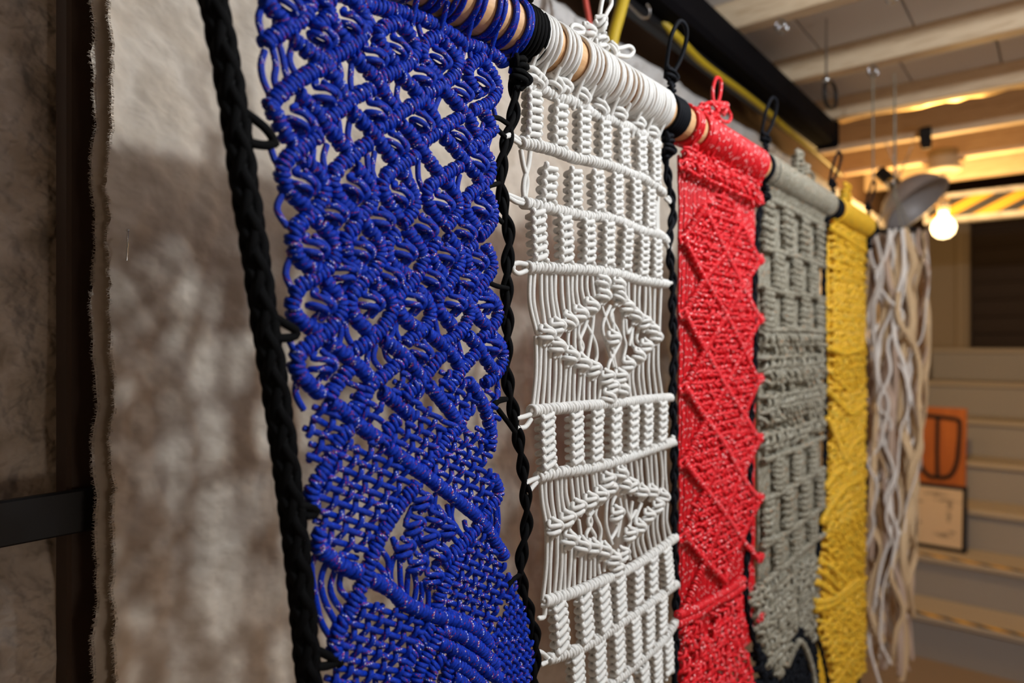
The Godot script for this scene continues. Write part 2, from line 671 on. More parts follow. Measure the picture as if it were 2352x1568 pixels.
func work_lamp(p: Vector3, c: Color, energy: float) -> void:
	var t := thing("work_lamp", "bare round work bulb on a cord under the joists, facing the knotted panels", "lamp", p)
	var g := Geo.new()
	g.lathe(p, Vector3.UP, [Vector2(0.0, -0.032), Vector2(0.016, -0.028), Vector2(0.028, -0.016), Vector2(0.032, 0.0), Vector2(0.028, 0.016), Vector2(0.02, 0.028), Vector2(0.013, 0.042)])
	part(t, "bulb", g, glow(c, 6.0))
	var s := Geo.new()
	s.lathe(p, Vector3.UP, [Vector2(0.014, 0.041), Vector2(0.017, 0.042), Vector2(0.017, 0.085), Vector2(0.004, 0.09), Vector2(0.004, JOIST + 0.05 - p.y + 0.05)])
	part(t, "socket", s, mat(Color8(30, 30, 30), 0.5))
	var l := OmniLight3D.new()
	l.name = "bulb_light"
	l.light_color = c
	l.light_energy = energy
	l.light_size = 0.03
	l.omni_range = 12.0
	l.omni_attenuation = 2.0
	l.shadow_enabled = true
	add_child(l)
	l.position = p

func added_fill_panel(p: Vector3, aim: Vector3, c: Color, energy: float) -> void:
	var t := thing("added_fill_panel", "added square white fill light panel on a low stand tilted up at the joists", "lamp", Vector3(p.x, 0, p.z))
	var b := Basis.looking_at(aim - p, Vector3.UP)
	var g := Geo.new()
	g.box(p + b * Vector3(0, 0, 0.02), Vector3(0.5, 0.5, 0.03), 0.006, b)
	part(t, "housing", g, M.get("blackmetal"))
	var d := Geo.new()
	d.box(p + b * Vector3(0, 0, 0.003), Vector3(0.46, 0.46, 0.004), 0.001, b)
	part(t, "diffuser", d, glow(c, 2.0))
	var s := Geo.new()
	s.tube(PackedVector3Array([Vector3(p.x, 0.0, p.z + 0.04), Vector3(p.x, p.y - 0.1, p.z + 0.04)]), 0.015, 10)
	part(t, "stand", s, M.get("blackmetal"))
	var l := AreaLight3D.new()
	l.name = "added_fill_panel_light"
	l.area_size = Vector2(0.46, 0.46)
	l.light_color = c
	l.light_energy = energy
	l.area_range = 12.0
	l.shadow_enabled = true
	add_child(l)
	l.transform = Transform3D(b, p - b.z * 0.004)

func slab(called: String, c: Vector3, s: Vector3, m: Material, kind := "structure") -> Node3D:
	var t := thing(called, "", "", c - Vector3(0, s.y * 0.5, 0), "", kind)
	var g := Geo.new()
	g.box(c, s, 0.003)
	part(t, "slab", g, m)
	return t

func build_room() -> void:
	slab("floor", Vector3(2.0, -0.05, 1.2), Vector3(8.4, 0.1, 4.4), M.screed)
	# back wall: rough foundation wall, a pale mortar ledge on top, boards above
	var t := thing("wall_back", "", "", Vector3(2.0, 0, ZW), "", "structure")
	var rows := 60
	var cols := 160
	var pts := []
	var fn := FastNoiseLite.new()
	fn.seed = 5
	fn.frequency = 4.0
	fn.fractal_octaves = 4
	for i in rows:
		for j in cols:
			var x := lerpf(-1.2, 5.2, float(j) / (cols - 1))
			var y := lerpf(0.0, CH + 0.535, float(i) / (rows - 1))
			var low := smoothstep(CH - 0.17, CH - 0.20, y) * 0.028
			pts.append(Vector3(x, y, ZW + 0.012 * fn.get_noise_2d(x * 2.0, y * 2.0) + low))
	var g := Geo.new()
	g.sheet(pts, rows, cols, Vector3(0, 0, 1))
	part(t, "rough_face", g, M.wall)
	var b := Geo.new()
	b.box(Vector3(2.0, (CH + 0.9) * 0.5, ZW - 0.13), Vector3(6.4, CH + 0.9, 0.2), 0.004)
	part(t, "core", b, M.brown)
	var led := []
	var ln := 140
	for i in 6:
		for j in ln:
			var x := lerpf(-0.4, 4.2, float(j) / (ln - 1))
			var a := float(i) / 5.0
			var prof: Vector2 = [Vector2(-0.002, 0.525), Vector2(0.02, 0.532), Vector2(0.03, 0.55), Vector2(0.028, 0.575), Vector2(0.012, 0.588), Vector2(-0.04, 0.59)][i]
			led.append(Vector3(x, CH + prof.y + 0.008 * fn.get_noise_2d(x * 3.0, a), ZW + prof.x + 0.010 * fn.get_noise_2d(x * 4.0, a + 9.0)))
	var lg := Geo.new()
	lg.sheet(led, 6, ln, Vector3(0, 0.6, 1))
	part(t, "mortar_ledge", lg, M.mortar)
	slab("wall_left", Vector3(-1.25, 1.2, 1.2), Vector3(0.1, 2.4, 4.4), M.beige)
	slab("wall_front", Vector3(2.0, 1.2, 3.35), Vector3(6.6, 2.4, 0.1), M.beige)

func build_backdrop() -> void:
	var top := CH + 0.43
	var bot := 0.25
	var z0 := -0.60
	var fn := FastNoiseLite.new()
	fn.seed = 12
	fn.frequency = 1.0
	fn.fractal_octaves = 3
	var t := thing("canvas_backdrop", "crumpled unbleached canvas sheet with a frayed edge hung behind the panels", "backdrop", Vector3(1.0, bot, z0))
	for layer in 2:
		var rows := 300 if layer == 0 else 110
		var cols := 360 if layer == 0 else 60
		var pts := []
		var left := 0.222 if layer == 0 else 0.2145
		for i in rows:
			for j in cols:
				var y := lerpf(bot, top, float(i) / (rows - 1))
				var edge := left + 0.004 * fn.get_noise_2d(y * 14.0, 40.0 + layer) + 0.003 * fn.get_noise_2d(y * 45.0, 3.0)
				var f := float(j) / (cols - 1)
				var x := lerpf(edge, 2.05, f)
				var fold := 0.010 * fn.get_noise_2d(x * 9.0, y * 1.2) + 0.004 * fn.get_noise_2d(x * 20.0, y * 9.0 + 5.0) + 0.0012 * fn.get_noise_2d(x * 55.0, y * 60.0)
				if layer == 0:
					var wx := x + 0.02 * fn.get_noise_2d(x * 16.0 + 9.0, y * 16.0)
					var wy := y + 0.02 * fn.get_noise_2d(x * 16.0, y * 16.0 + 30.0)
					fold -= 0.0018 * pow(1.0 - absf(fn.get_noise_2d(wx * 22.0 + 3.0, wy * 40.0)), 12.0)
				fold += 0.012 * exp(-pow((x - left) / 0.02, 2.0)) * fn.get_noise_2d(y * 8.0, 77.0)
				pts.append(Vector3(x, y, z0 + fold - 0.014 * layer))
		var g := Geo.new()
		g.sheet(pts, rows, cols, Vector3(0, 0, 1))
		part(t, "front_layer" if layer == 0 else "back_layer", g, M.canvas)
		var fr := Geo.new()
		for i in 2600:
			var y := lerpf(bot, top, rng.randf())
			var k := clampi(int((y - bot) / (top - bot) * (rows - 1)), 0, rows - 2)
			var p: Vector3 = pts[k * cols].lerp(pts[(k + 1) * cols], (y - bot) / (top - bot) * (rows - 1) - k)
			var d := Vector3(-rng.randf_range(0.0008, 0.0026), rj(0.0018), rj(0.002))
			fr.tube(PackedVector3Array([p + Vector3(0.002, 0, 0), p + d * 0.5 + rv(0.0006), p + d]), 0.0003, 3, 0.0, 0.4)
		part(t, "frayed_threads", fr, M.canvas, "stuff")
	# a pin stuck in the cloth
	var pin := thing("pin", "small steel pin stuck upright in the canvas near its frayed edge", "pin", at(293, 595, z0 + 0.014))
	var pg := Geo.new()
	pg.tube(PackedVector3Array([at(294, 530, z0 + 0.015), at(293, 560, z0 + 0.012), at(291, 598, z0 + 0.014)]), 0.0007, 6)
	part(pin, "shaft", pg, M.steel)
	var hd := Geo.new()
	hd.lathe(at(294, 529, z0 + 0.015), Vector3.UP, [Vector2(0, -0.001), Vector2(0.0012, -0.0006), Vector2(0.0014, 0), Vector2(0.001, 0.0009), Vector2(0, 0.0012)], 8)
	part(pin, "head", hd, M.steel)
	# dark post added to stand for the shade behind the cloth's edge
	var po := thing("added_dark_post", "dark upright post added to deepen the shade on the rough wall behind the canvas edge", "post", Vector3(0.235, 0.0, -0.66))
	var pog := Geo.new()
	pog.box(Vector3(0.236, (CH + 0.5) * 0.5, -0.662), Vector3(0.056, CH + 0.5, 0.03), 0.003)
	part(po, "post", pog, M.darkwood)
	# flat steel bar along the wall behind the cloth
	var b := thing("steel_bar", "flat black steel bar fixed level along the rough wall behind the canvas", "bar", Vector3(0, CH - 0.15, -0.64))
	var bg := Geo.new()
	bg.box(Vector3(-0.1, CH - 0.141, -0.640), Vector3(0.9, 0.036, 0.008), 0.0015)
	part(b, "bar", bg, M.blackmetal)
	for x in [-0.3, 0.02, 0.34]:
		var s := Geo.new()
		s.box(Vector3(x - 0.25, CH - 0.141, -0.675), Vector3(0.03, 0.03, 0.065), 0.002)
		part(b, "bracket", s, M.blackmetal)

func build_stairs() -> void:
	var st := thing("staircase", "grey painted timber staircase rising to a dark doorway", "stairs", Vector3(3.4, 0, -0.1))
	var zc := 0.17
	var wd := 1.64
	for k in 7:
		var x := 3.40 + 0.25 * k
		var h := CH - 1.18 + 0.19 * k
		var r := Geo.new()
		r.box(Vector3(x + 0.03, h - 0.115, zc), Vector3(0.02, 0.19, wd), 0.002)
		part(st, "riser", r, M.stair)
		var g := Geo.new()
		g.box(Vector3(x + 0.135, h - 0.014, zc), Vector3(0.27, 0.028, wd), 0.006)
		var tr_ := part(st, "tread", g, M.tread)
		if k < 2:
			var s := Geo.new()
			var y := h + 0.0008
			var za := zc - wd * 0.5
			var zb := zc + wd * 0.5
			s.flat([Vector3(x + 0.004, y, za), Vector3(x + 0.04, y, za), Vector3(x + 0.04, y, zb), Vector3(x + 0.004, y, zb)], [Vector2(za * 2.2, 0), Vector2(za * 2.2, 0.5), Vector2(zb * 2.2, 0.5), Vector2(zb * 2.2, 0)], Vector3.UP)
			part(tr_, "warning_strip", s, M.hazard, "", "yellow and black warning tape")
	# landing, end wall and doorway
	slab("wall_end", Vector3(5.25, 1.0, -0.60), Vector3(0.12, 3.0, 0.24), M.beige)
	slab("trim_1", Vector3(5.175, CH + 0.5, -0.525), Vector3(0.03, 1.1, 0.05), M.beige)
	slab("wall_side", Vector3(4.7, 1.2, 1.05), Vector3(2.4, 2.6, 0.1), M.beige)
	var d := thing("door_1", "", "", Vector3(5.3, CH - 0.04, 0.1), "", "structure")
	var dg := Geo.new()
	dg.box(Vector3(5.42, CH + 0.5, 0.25), Vector3(0.04, 1.2, 1.6), 0.003)
	part(d, "leaf", dg, M.darkwood)
	for k in 7:
		var sg := Geo.new()
		sg.box(Vector3(5.38, CH + 0.06 + 0.11 * k, 0.25), Vector3(0.03, 0.02, 1.5), 0.003)
		part(d, "slat", sg, M.darkwood)
	slab("ceiling_stair", Vector3(4.6, CH + 1.15, 0.15), Vector3(1.9, 0.06, 1.9), M.brown)
	# header over the stairs with barrier tape
	var hb := thing("header_beam", "low white header beam over the stairs with yellow and black warning tape", "beam", Vector3(3.6, CH + 0.53, 0.2))
	var g0 := Geo.new()
	g0.box(Vector3(3.64, CH + 0.60, 0.22), Vector3(0.07, 0.13, 1.46), 0.004)
	part(hb, "beam", g0, M.mortar)
	var tp := Geo.new()
	var tx := 3.6035
	tp.flat([Vector3(tx, CH + 0.558, -0.49), Vector3(tx, CH + 0.642, -0.49), Vector3(tx, CH + 0.642, 0.94), Vector3(tx, CH + 0.558, 0.94)], [Vector2(-0.75, 1), Vector2(-0.75, 0), Vector2(1.45, 0), Vector2(1.45, 1)], Vector3(-1, 0, 0))
	part(hb, "warning_tape", tp, M.hazard)
	# framed print and orange board leaning on the steps
	var lean := 0.16
	var f := thing("framed_print", "cream printed sheet in a thin black frame leaning on a step", "picture", Vector3(3.74, CH - 0.99, -0.49))
	var bs := Basis(Vector3(0, 0, 1), -lean)
	var fc := Vector3(3.83, CH - 0.99 + 0.152, -0.49)
	var bars := [[Vector3(0, 0.145, 0), Vector3(0.016, 0.018, 0.252)], [Vector3(0, -0.145, 0), Vector3(0.016, 0.018, 0.252)], [Vector3(0, 0, 0.117), Vector3(0.016, 0.306, 0.018)], [Vector3(0, 0, -0.117), Vector3(0.016, 0.306, 0.018)]]
	for q in bars:
		var bg := Geo.new()
		bg.box(fc + bs * q[0], q[1], 0.002, bs)
		part(f, "frame_bar", bg, M.blackmetal)
	var pr := Image.create(96, 120, false, Image.FORMAT_RGB8)
	pr.fill(Color8(214, 190, 160))
	var r2 := RandomNumberGenerator.new()
	r2.seed = 4
	for blot in [[48, 16, 26, 4], [62, 27, 26, 3], [72, 36, 5, 9], [20, 34, 7, 3], [70, 58, 4, 12], [16, 76, 9, 5], [62, 96, 16, 5], [76, 88, 8, 3]]:
		for q in blot[2] * blot[3] * 2:
			var x := int(clampf(blot[0] + r2.randfn() * blot[2] * 0.5, 2, 93))
			var y := int(clampf(blot[1] + r2.randfn() * blot[3] * 0.5, 2, 117))
			pr.set_pixel(x, y, Color8(110, 96, 84))
	var pm := mat(Color.WHITE, 0.7)
	pm.albedo_texture = ImageTexture.create_from_image(pr)
	var ps := Geo.new()
	var pc := []
	var pu := []
	for q in [[-1.0, -1.0], [-1.0, 1.0], [1.0, 1.0], [1.0, -1.0]]:
		pc.append(fc + bs * Vector3(-0.002, 0.142 * q[1], 0.114 * q[0]))
		pu.append(Vector2(0.5 + 0.5 * q[0], 0.5 - 0.5 * q[1]))
	ps.flat(pc, pu, bs * Vector3(-1, 0, 0))
	part(f, "print", ps, pm, "", "cream sheet with faint grey engraving")
	var o := thing("orange_board", "orange stained wooden board with a black bent outline on it", "board", Vector3(4.0, CH - 0.80, -0.51))
	var oc := Vector3(4.13, CH - 0.80 + 0.230, -0.513)
	var og := Geo.new()
	og.box(oc, Vector3(0.016, 0.46, 0.235), 0.002, bs)
	part(o, "panel", og, M.orangewood)
	var P := func(zz: float, yy: float) -> Vector3: return oc + bs * Vector3(-0.014, yy, zz)
	var ol := Geo.new()
	ol.tube(spl(PackedVector3Array([P.call(-0.095, 0.185), P.call(0.0, 0.180), P.call(0.075, 0.172), P.call(0.088, 0.15), P.call(0.086, 0.05), P.call(0.078, -0.05), P.call(0.05, -0.115), P.call(0.0, -0.13), P.call(-0.05, -0.12), P.call(-0.085, -0.06), P.call(-0.095, 0.0), P.call(-0.095, 0.18)]), 0.01), 0.0095, 8)
	ol.tube(PackedVector3Array([P.call(-0.008, 0.18), P.call(-0.008, 0.0), P.call(-0.003, -0.13)]), 0.009, 8)
	part(o, "outline", ol, M.blackmetal)

func build_ceiling_things() -> void:
	var c := thing("ceiling", "", "", Vector3(2.0, JOIST, 1.2), "", "structure")
	var xs := []
	for k in range(-6, 9):
		xs.append(1.12 + 0.40 * k)
	var deck := Geo.new()
	deck.box(Vector3(2.0, JOIST + 0.26, 1.2), Vector3(6.6, 0.06, 4.4), 0.003)
	part(c, "deck", deck, M.darkwood)
	for x in xs:
		if x > 3.6:
			continue
		var g := Geo.new()
		var hh := 0.23
		g.box(Vector3(x, JOIST + hh * 0.5, 1.22), Vector3(0.045, hh, 3.96), 0.003)
		part(c, "joist", g, M.pine)
	# pale tiles between the joists
	for k in range(0, xs.size() - 1):
		var x: float = xs[k]
		if x < 0.3 or x > 2.2:
			continue
		var z := -0.80
		var off := rng.randf() * 0.10
		while z < 2.4:
			var w := 0.215
			var g := Geo.new()
			g.box(Vector3(x + 0.2, JOIST + 0.068 + rj(0.001), z + off + w * 0.5), Vector3(0.35, 0.012, w - 0.004), 0.002)
			part(c, "ceiling_tile", g, M.tile)
			z += w
	# crinkled foil duct in the open bay
	var fd := thing("foil_duct", "crinkled gold foil strip lining the open bay between joists", "duct", Vector3(2.40, JOIST + 0.03, 0.4))
	var pts := []
	for i in 6:
		for j in 90:
			var z := lerpf(-0.6, 2.2, j / 89.0)
			var a := PI * i / 5.0
			pts.append(Vector3(2.40 + 0.045 * cos(a) + rj(0.004), JOIST + 0.055 - 0.04 * sin(a) + rj(0.004), z))
	var fg := Geo.new()
	fg.sheet(pts, 6, 90, Vector3(0, -1, 0))
	part(fd, "foil", fg, M.foil)
	# projector screen case
	var ps := thing("screen_case", "long black projector screen case hung under the joists beside the wall", "screen case", Vector3(1.0, CH + 0.60, -0.53))
	var cg := Geo.new()
	var xe := 2.32
	cg.box(Vector3(xe * 0.5 - 0.3, CH + 0.660, -0.6025), Vector3(xe + 0.6, 0.076, 0.075), 0.010)
	part(ps, "case", cg, M.casing)
	var ch := Geo.new()
	ch.box(Vector3(xe * 0.5 - 0.3, CH + 0.615, -0.625), Vector3(xe + 0.52, 0.022, 0.026), 0.004)
	part(ps, "bottom_bar", ch, M.blackmetal)
	var ce := Geo.new()
	ce.box(Vector3(xe + 0.006, CH + 0.657, -0.602), Vector3(0.016, 0.086, 0.086), 0.014)
	part(ps, "end_cap", ce, M.casing)
	# cables along the wall
	var yc := thing("power_cable", "thick yellow cable running along the ledge under the black screen case", "cable", at(1700, 205, -0.60))
	strand(yc, "cable", PackedVector3Array([at(1490, 20, -0.63), at(1556, 85, -0.60), at(1600, 132, -0.60), at(1640, 165, -0.60), at(1700, 208, -0.60), at(1760, 255, -0.60), at(1810, 300, -0.60), at(1870, 350, -0.60), at(1930, 402, -0.61)]), M.yellowcable, 0.0075, 10, 0.02)
	var yh := thing("power_cable", "yellow cable end hanging down behind the white tassel", "cable", at(1420, 60, -0.5))
	strand(yh, "cable", PackedVector3Array([at(1450, -120, -0.5), at(1436, -20, -0.5), at(1424, 30, -0.5), at(1410, 80, -0.5), at(1402, 130, -0.5), at(1402, 180, -0.5)]), M.yellowcable, 0.0085, 10, 0.01)
	var rc := thing("thin_cable", "thin red cable hanging against the wall behind the rod", "cable", at(1350, 30, -0.6))
	strand(rc, "cable", PackedVector3Array([at(1335, -90, -0.6), at(1345, 0, -0.6), at(1354, 55, -0.6), at(1356, 130, -0.6), at(1350, 210, -0.6)]), M.redcable, 0.0045, 8, 0.01)
	var sh := thing("wire_hook", "bent steel wire hook hanging at the ledge near the yellow cable", "hook", at(1470, 30, -0.56))
	strand(sh, "wire", PackedVector3Array([at(1436, -20, -0.56), at(1440, 5, -0.56), at(1455, 22, -0.56), at(1475, 40, -0.56), at(1490, 38, -0.56), at(1492, 20, -0.56), at(1486, 10, -0.56)]), M.steel, 0.002, 6, 0.006)
	# eye hooks in the joists
	var hooks := [[1.52, 1795, "shiny double eye hook under the joist beside the black screen case"], [1.52, 2046, "shiny eye hook under the same joist, further from the wall"], [1.92, 2005, "eye hook with a long thin cord hanging from it"]]
	for h in hooks:
		var x: float = h[0]
		var u: float = (h[1] - 1176.0) / FPX
		var dd: float = x / (fwd.x + rgt.x * u)
		var z: float = (fwd.z + rgt.z * u) * dd
		var t := thing("eye_hook", h[2], "hook", Vector3(x, JOIST - 0.03, z))
		for q in 2:
			var p := PackedVector3Array()
			for k in 15:
				var w := TAU * k / 14.0
				p.append(Vector3(x + (q * 0.02 - 0.01), JOIST - 0.016 + 0.010 * cos(w), z + 0.010 * sin(w)))
			strand(t, "eye", p, M.steel, 0.0025, 6, 0.004)
		if h[1] == 2005:
			strand(t, "cord", PackedVector3Array([Vector3(x, JOIST - 0.02, z), Vector3(x, JOIST - 0.14, z), Vector3(x + 0.002, JOIST - 0.30, z)]), M.olive, 0.0022, 5, 0.05)
	# carabiner
	var kx := thing("carabiner", "oval dark steel carabiner hanging beside the end of the screen case", "carabiner", at(1905, 240, -0.42))
	var kp := PackedVector3Array()
	for k in 25:
		var w := TAU * k / 24.0
		var cx := signf(cos(w)) * pow(absf(cos(w)), 0.7)
		kp.append(at(1907 + 13 * sin(w) - 3.0 * cx, 218 - 31 * cx, -0.44))
	strand(kx, "ring", kp, M.blackmetal, 0.0042, 8, 0.005)
	var kg := Geo.new()
	var kt := at(1898, 184, -0.44)
	kg.lathe(kt, Vector3.UP, [Vector2(0, -0.008), Vector2(0.008, -0.006), Vector2(0.009, 0.004), Vector2(0.004, 0.01), Vector2(0.0025, 0.014), Vector2(0.0025, JOIST + 0.06 - kt.y)], 10)
	part(kx, "eye_bolt", kg, M.steel)
	# black spring clamp
	var sc := thing("spring_clamp", "small black spring clamp gripping the joist in the open bay", "clamp", Vector3(2.66, JOIST - 0.04, -0.36))
	var sg := Geo.new()
	var s0 := Vector3(2.68, JOIST - 0.01, -0.37)
	sg.box(s0, Vector3(0.012, 0.075, 0.03), 0.004)
	part(sc, "jaw", sg, M.blackmetal)
	var sg2 := Geo.new()
	sg2.box(s0 + Vector3(-0.02, 0.0, 0.0), Vector3(0.01, 0.06, 0.035), 0.004, Basis(Vector3(0, 0, 1), 0.35))
	part(sc, "handle", sg2, M.blackmetal)
	# bulb on its ceiling holder
	var bp := at(2167, 523, -0.37)
	bp = fwd_at(2167, 523, 2.65)
	var lf := thing("ceiling_bulb", "glowing round bulb hanging from a porcelain holder near the stairs", "lamp", bp)
	var g1 := Geo.new()
	g1.lathe(bp, Vector3.UP, [Vector2(0.0, -0.042), Vector2(0.02, -0.037), Vector2(0.036, -0.022), Vector2(0.043, 0.0), Vector2(0.038, 0.02), Vector2(0.026, 0.036), Vector2(0.016, 0.05), Vector2(0.014, 0.062)], 24)
	part(lf, "bulb", g1, glow(Color(1.0, 0.86, 0.62), 7.0))
	var g2 := Geo.new()
	g2.lathe(bp, Vector3.UP, [Vector2(0.015, 0.06), Vector2(0.02, 0.062), Vector2(0.022, 0.10), Vector2(0.016, 0.105), Vector2(0.006, 0.11), Vector2(0.006, JOIST - bp.y - 0.04)], 16)
	part(lf, "stem", g2, M.porcelain)
	var g3 := Geo.new()
	g3.lathe(Vector3(bp.x, JOIST - 0.045, bp.z), Vector3.UP, [Vector2(0.0, -0.004), Vector2(0.05, 0.0), Vector2(0.064, 0.006), Vector2(0.066, 0.02), Vector2(0.052, 0.024), Vector2(0.052, 0.085), Vector2(0.0, 0.09)], 24)
	part(lf, "holder", g3, M.porcelain)
	var l := OmniLight3D.new()
	l.name = "ceiling_bulb_light"
	l.light_color = Color(1.0, 0.80, 0.50)
	l.light_energy = 0.65
	l.light_size = 0.04
	l.omni_range = 12.0
	l.omni_attenuation = 2.0
	l.shadow_enabled = true
	add_child(l)
	l.position = bp
	# clamp lamp hanging from chains
	var q0 := fwd_at(2063, 432, 2.35)
	var ax := (fwd_at(2122, 475, 2.32) - fwd_at(2085, 442, 2.36)).normalized()
	var cl := thing("clamp_lamp", "unlit clamp lamp with a grey metal bowl hung on thin chains", "lamp", q0)
	var b1 := Geo.new()
	var prof := []
	for k in 12:
		var a := PI * 0.5 * k / 11.0
		prof.append(Vector2(0.014 + 0.098 * sin(a), 0.088 * (1.0 - cos(a))))
	prof.append(Vector2(0.118, 0.090))
	prof.append(Vector2(0.111, 0.089))
	for k in range(11, -1, -1):
		var a := PI * 0.5 * k / 11.0
		prof.append(Vector2(0.012 + 0.097 * sin(a), 0.088 * (1.0 - cos(a)) + 0.002))
	b1.lathe(q0, ax, prof, 28)
	part(cl, "bowl", b1, M.aluminium)
	var b2 := Geo.new()
	b2.lathe(q0, ax, [Vector2(0, -0.095), Vector2(0.019, -0.094), Vector2(0.022, -0.09), Vector2(0.022, -0.01), Vector2(0.016, 0.004)], 16)
	part(cl, "socket", b2, M.blackmetal)
	var b3 := Geo.new()
	b3.lathe(q0, ax, [Vector2(0.0225, -0.04), Vector2(0.026, -0.037), Vector2(0.026, -0.02), Vector2(0.0225, -0.017)], 16)
	part(cl, "collar", b3, M.steel)
	var joint := fwd_at(2066, 405, 2.36)
	for e in [fwd_at(2100, 322, 2.376), fwd_at(2032, 322, 2.376)]:
		chain(cl, joint, e)
	chain(cl, joint, q0 + Vector3(0, 0.02, 0))

func fwd_at(px: float, py: float, depth: float) -> Vector3:
	return Vector3(0, CH, 0) + (fwd + rgt * ((px - 1176.0) / FPX) + Vector3(0, (784.0 - py) / FPX, 0)) * depth

func chain(parent: Node3D, a: Vector3, b: Vector3) -> void:
	var l := a.distance_to(b)
	var n := maxi(2, int(l / 0.011))
	var d := (b - a).normalized()
	var s1 := d.cross(Vector3(0, 0, 1)).normalized()
	var s2 := d.cross(s1)
	var g := Geo.new()
	for i in n:
		var c := a.lerp(b, (i + 0.5) / n)
		var s := s1 if i % 2 else s2
		var p := PackedVector3Array()
		for k in 9:
			var w := TAU * k / 8.0
			p.append(c + d * 0.0078 * cos(w) + s * 0.0036 * sin(w))
		g.tube(p, 0.0011, 4)
	part(parent, "chain", g, M.steel)

# ------------------------------------------------------------------ rod and black cords
func build_rod_and_black_cords() -> void:
	var x0 := -0.02
	var x1 := x_of(1992)
	var rod := thing("wooden_rod", "smooth pale wooden rod carrying all the knotted panels", "rod", Vector3(0.5 * (x0 + x1), RODY - 0.019, ZP))
	var g := Geo.new()
	g.lathe(Vector3(x0, RODY, ZP), Vector3(1, 0, 0), [Vector2(0, 0), Vector2(0.0175, 0), Vector2(0.019, 0.0015), Vector2(0.019, x1 - x0 - 0.0015), Vector2(0.0175, x1 - x0), Vector2(0, x1 - x0)], 40)
	part(rod, "shaft", g, M.rod_wood)

	# thick plaited rope along the first edge
	var rp := thing("thick_rope", "thick black plaited rope hanging along the outer edge of the blue panel", "rope", at(700, 1568))
	var path := PackedVector3Array([at(452, -260), at(470, -120), at(490, 0), at(517, 130), at(545, 300), at(562, 430), at(583, 560), at(610, 750), at(634, 900), at(660, 1090), at(680, 1250), at(695, 1400), at(710, 1568), at(724, 1700)])
	var q := spl(path, 0.0022)
	for s in 8:
		var h := PackedVector3Array()
		var l := 0.0
		for i in q.size():
			var t := (q[mini(i + 1, q.size() - 1)] - q[maxi(i - 1, 0)]).normalized()
			var b := t.cross(Vector3(0, 0, 1)).normalized()
			var a := b.cross(t)
			if i > 0:
				l += q[i].distance_to(q[i - 1])
			var dir := 1.0 if s < 4 else -1.0
			var th := dir * TAU * l / 0.085 + (s % 4) * PI * 0.5
			var rr := 0.0044 + 0.0006 * dir * cos(4.0 * TAU * l / 0.085)
			h.append(q[i] + (b * cos(th) + a * sin(th)) * rr)
		var gg := Geo.new()
		gg.tube(h, 0.0032, 7, rng.randf() * 8.0)
		part(rp, "strand", gg, M.black)
	var core := Geo.new()
	core.tube(spl(path, 0.01), 0.0048, 8)
	part(rp, "core", core, M.sheath)
	var C1 := [550.0, 0.0, 3.0157]
	var C2 := [550.0, 450.0, 3.0157]
	var C3 := [600.0, 800.0, 3.0157]
	var C4 := [650.0, 1050.0, 3.0268]
	for a in [[C1, [40, 780, 110, 830, 180, 890, 225, 950, 250, 1010]], [C1, [70, 985, 130, 1000, 200, 1005, 240, 990]], [C2, [230, 830, 320, 885, 385, 925, 395, 955, 360, 980, 260, 985]], [C3, [270, 1085, 340, 1100, 385, 1125, 370, 1150, 310, 1160]], [C4, [220, 1335, 300, 1370, 370, 1410, 400, 1440]], [C4, [240, 1455, 300, 1450, 370, 1425]]]:
		strand(rp, "tie", traced(a[0], a[1], ZP + 0.004), M.black, 0.0026)

	black_cord("black plaited cord between the blue and the white panel", M.black, 1188.0, 1205.0, [1178, 175, 1182, 200, 1180, 260, 1162, 330, 1150, 400, 1156, 470, 1170, 540, 1166, 600, 1164, 680, 1166, 760, 1162, 830, 1170, 900, 1182, 960, 1196, 1040, 1206, 1120, 1210, 1200, 1199, 1270, 1197, 1330, 1214, 1400, 1230, 1470, 1226, 1568, 1230, 1680], [[C1, [1860, 860, 1800, 820, 1760, 815, 1745, 840]], [C1, [1760, 870, 1800, 910, 1840, 950]], [C1, [1820, 1265, 1740, 1285, 1705, 1310]], [C1, [1755, 1465, 1790, 1510, 1820, 1540]], [C2, [1730, 600, 1780, 622, 1860, 640]], [C2, [1795, 795, 1835, 850]], [C2, [1770, 1450, 1790, 1425, 1850, 1408]], [C2, [1795, 1485, 1860, 1568]], [C3, [1615, 385, 1640, 355, 1700, 350]], [C3, [1640, 420, 1700, 500, 1760, 585]], [C4, [1565, 890, 1600, 850, 1665, 800]]])
	black_cord("dark plaited cord between the white and the red panel", M.navy, 1520.0, 1543.0, [1522, 325, 1530, 370, 1538, 430, 1546, 490, 1536, 560, 1545, 640, 1545, 720, 1549, 800, 1545, 900, 1549, 1000, 1549, 1200, 1553, 1400, 1549, 1568, 1549, 1680], [])
	black_cord("dark plaited cord between the red and the olive panel", M.navy, 1742.0, 1757.0, [1747, 450, 1741, 520, 1735, 620, 1732, 720, 1735, 800, 1726, 950, 1722, 1100, 1718, 1250, 1712, 1350, 1722, 1430, 1752, 1560, 1760, 1680], [])
	black_cord("dark plaited cord between the olive and the yellow panel", M.navy, 1899.0, 1912.0, [1890, 520, 1892, 700, 1896, 900, 1894, 1100, 1886, 1200, 1876, 1300, 1868, 1420, 1888, 1500, 1902, 1568, 1915, 1680], [])
	black_cord("dark plaited cord along the far edge of the yellow panel", M.navy, 1985.0, 1992.0, [1988, 560, 1982, 700, 1986, 900, 1986, 1100, 1978, 1300, 1972, 1500, 1972, 1680], [])

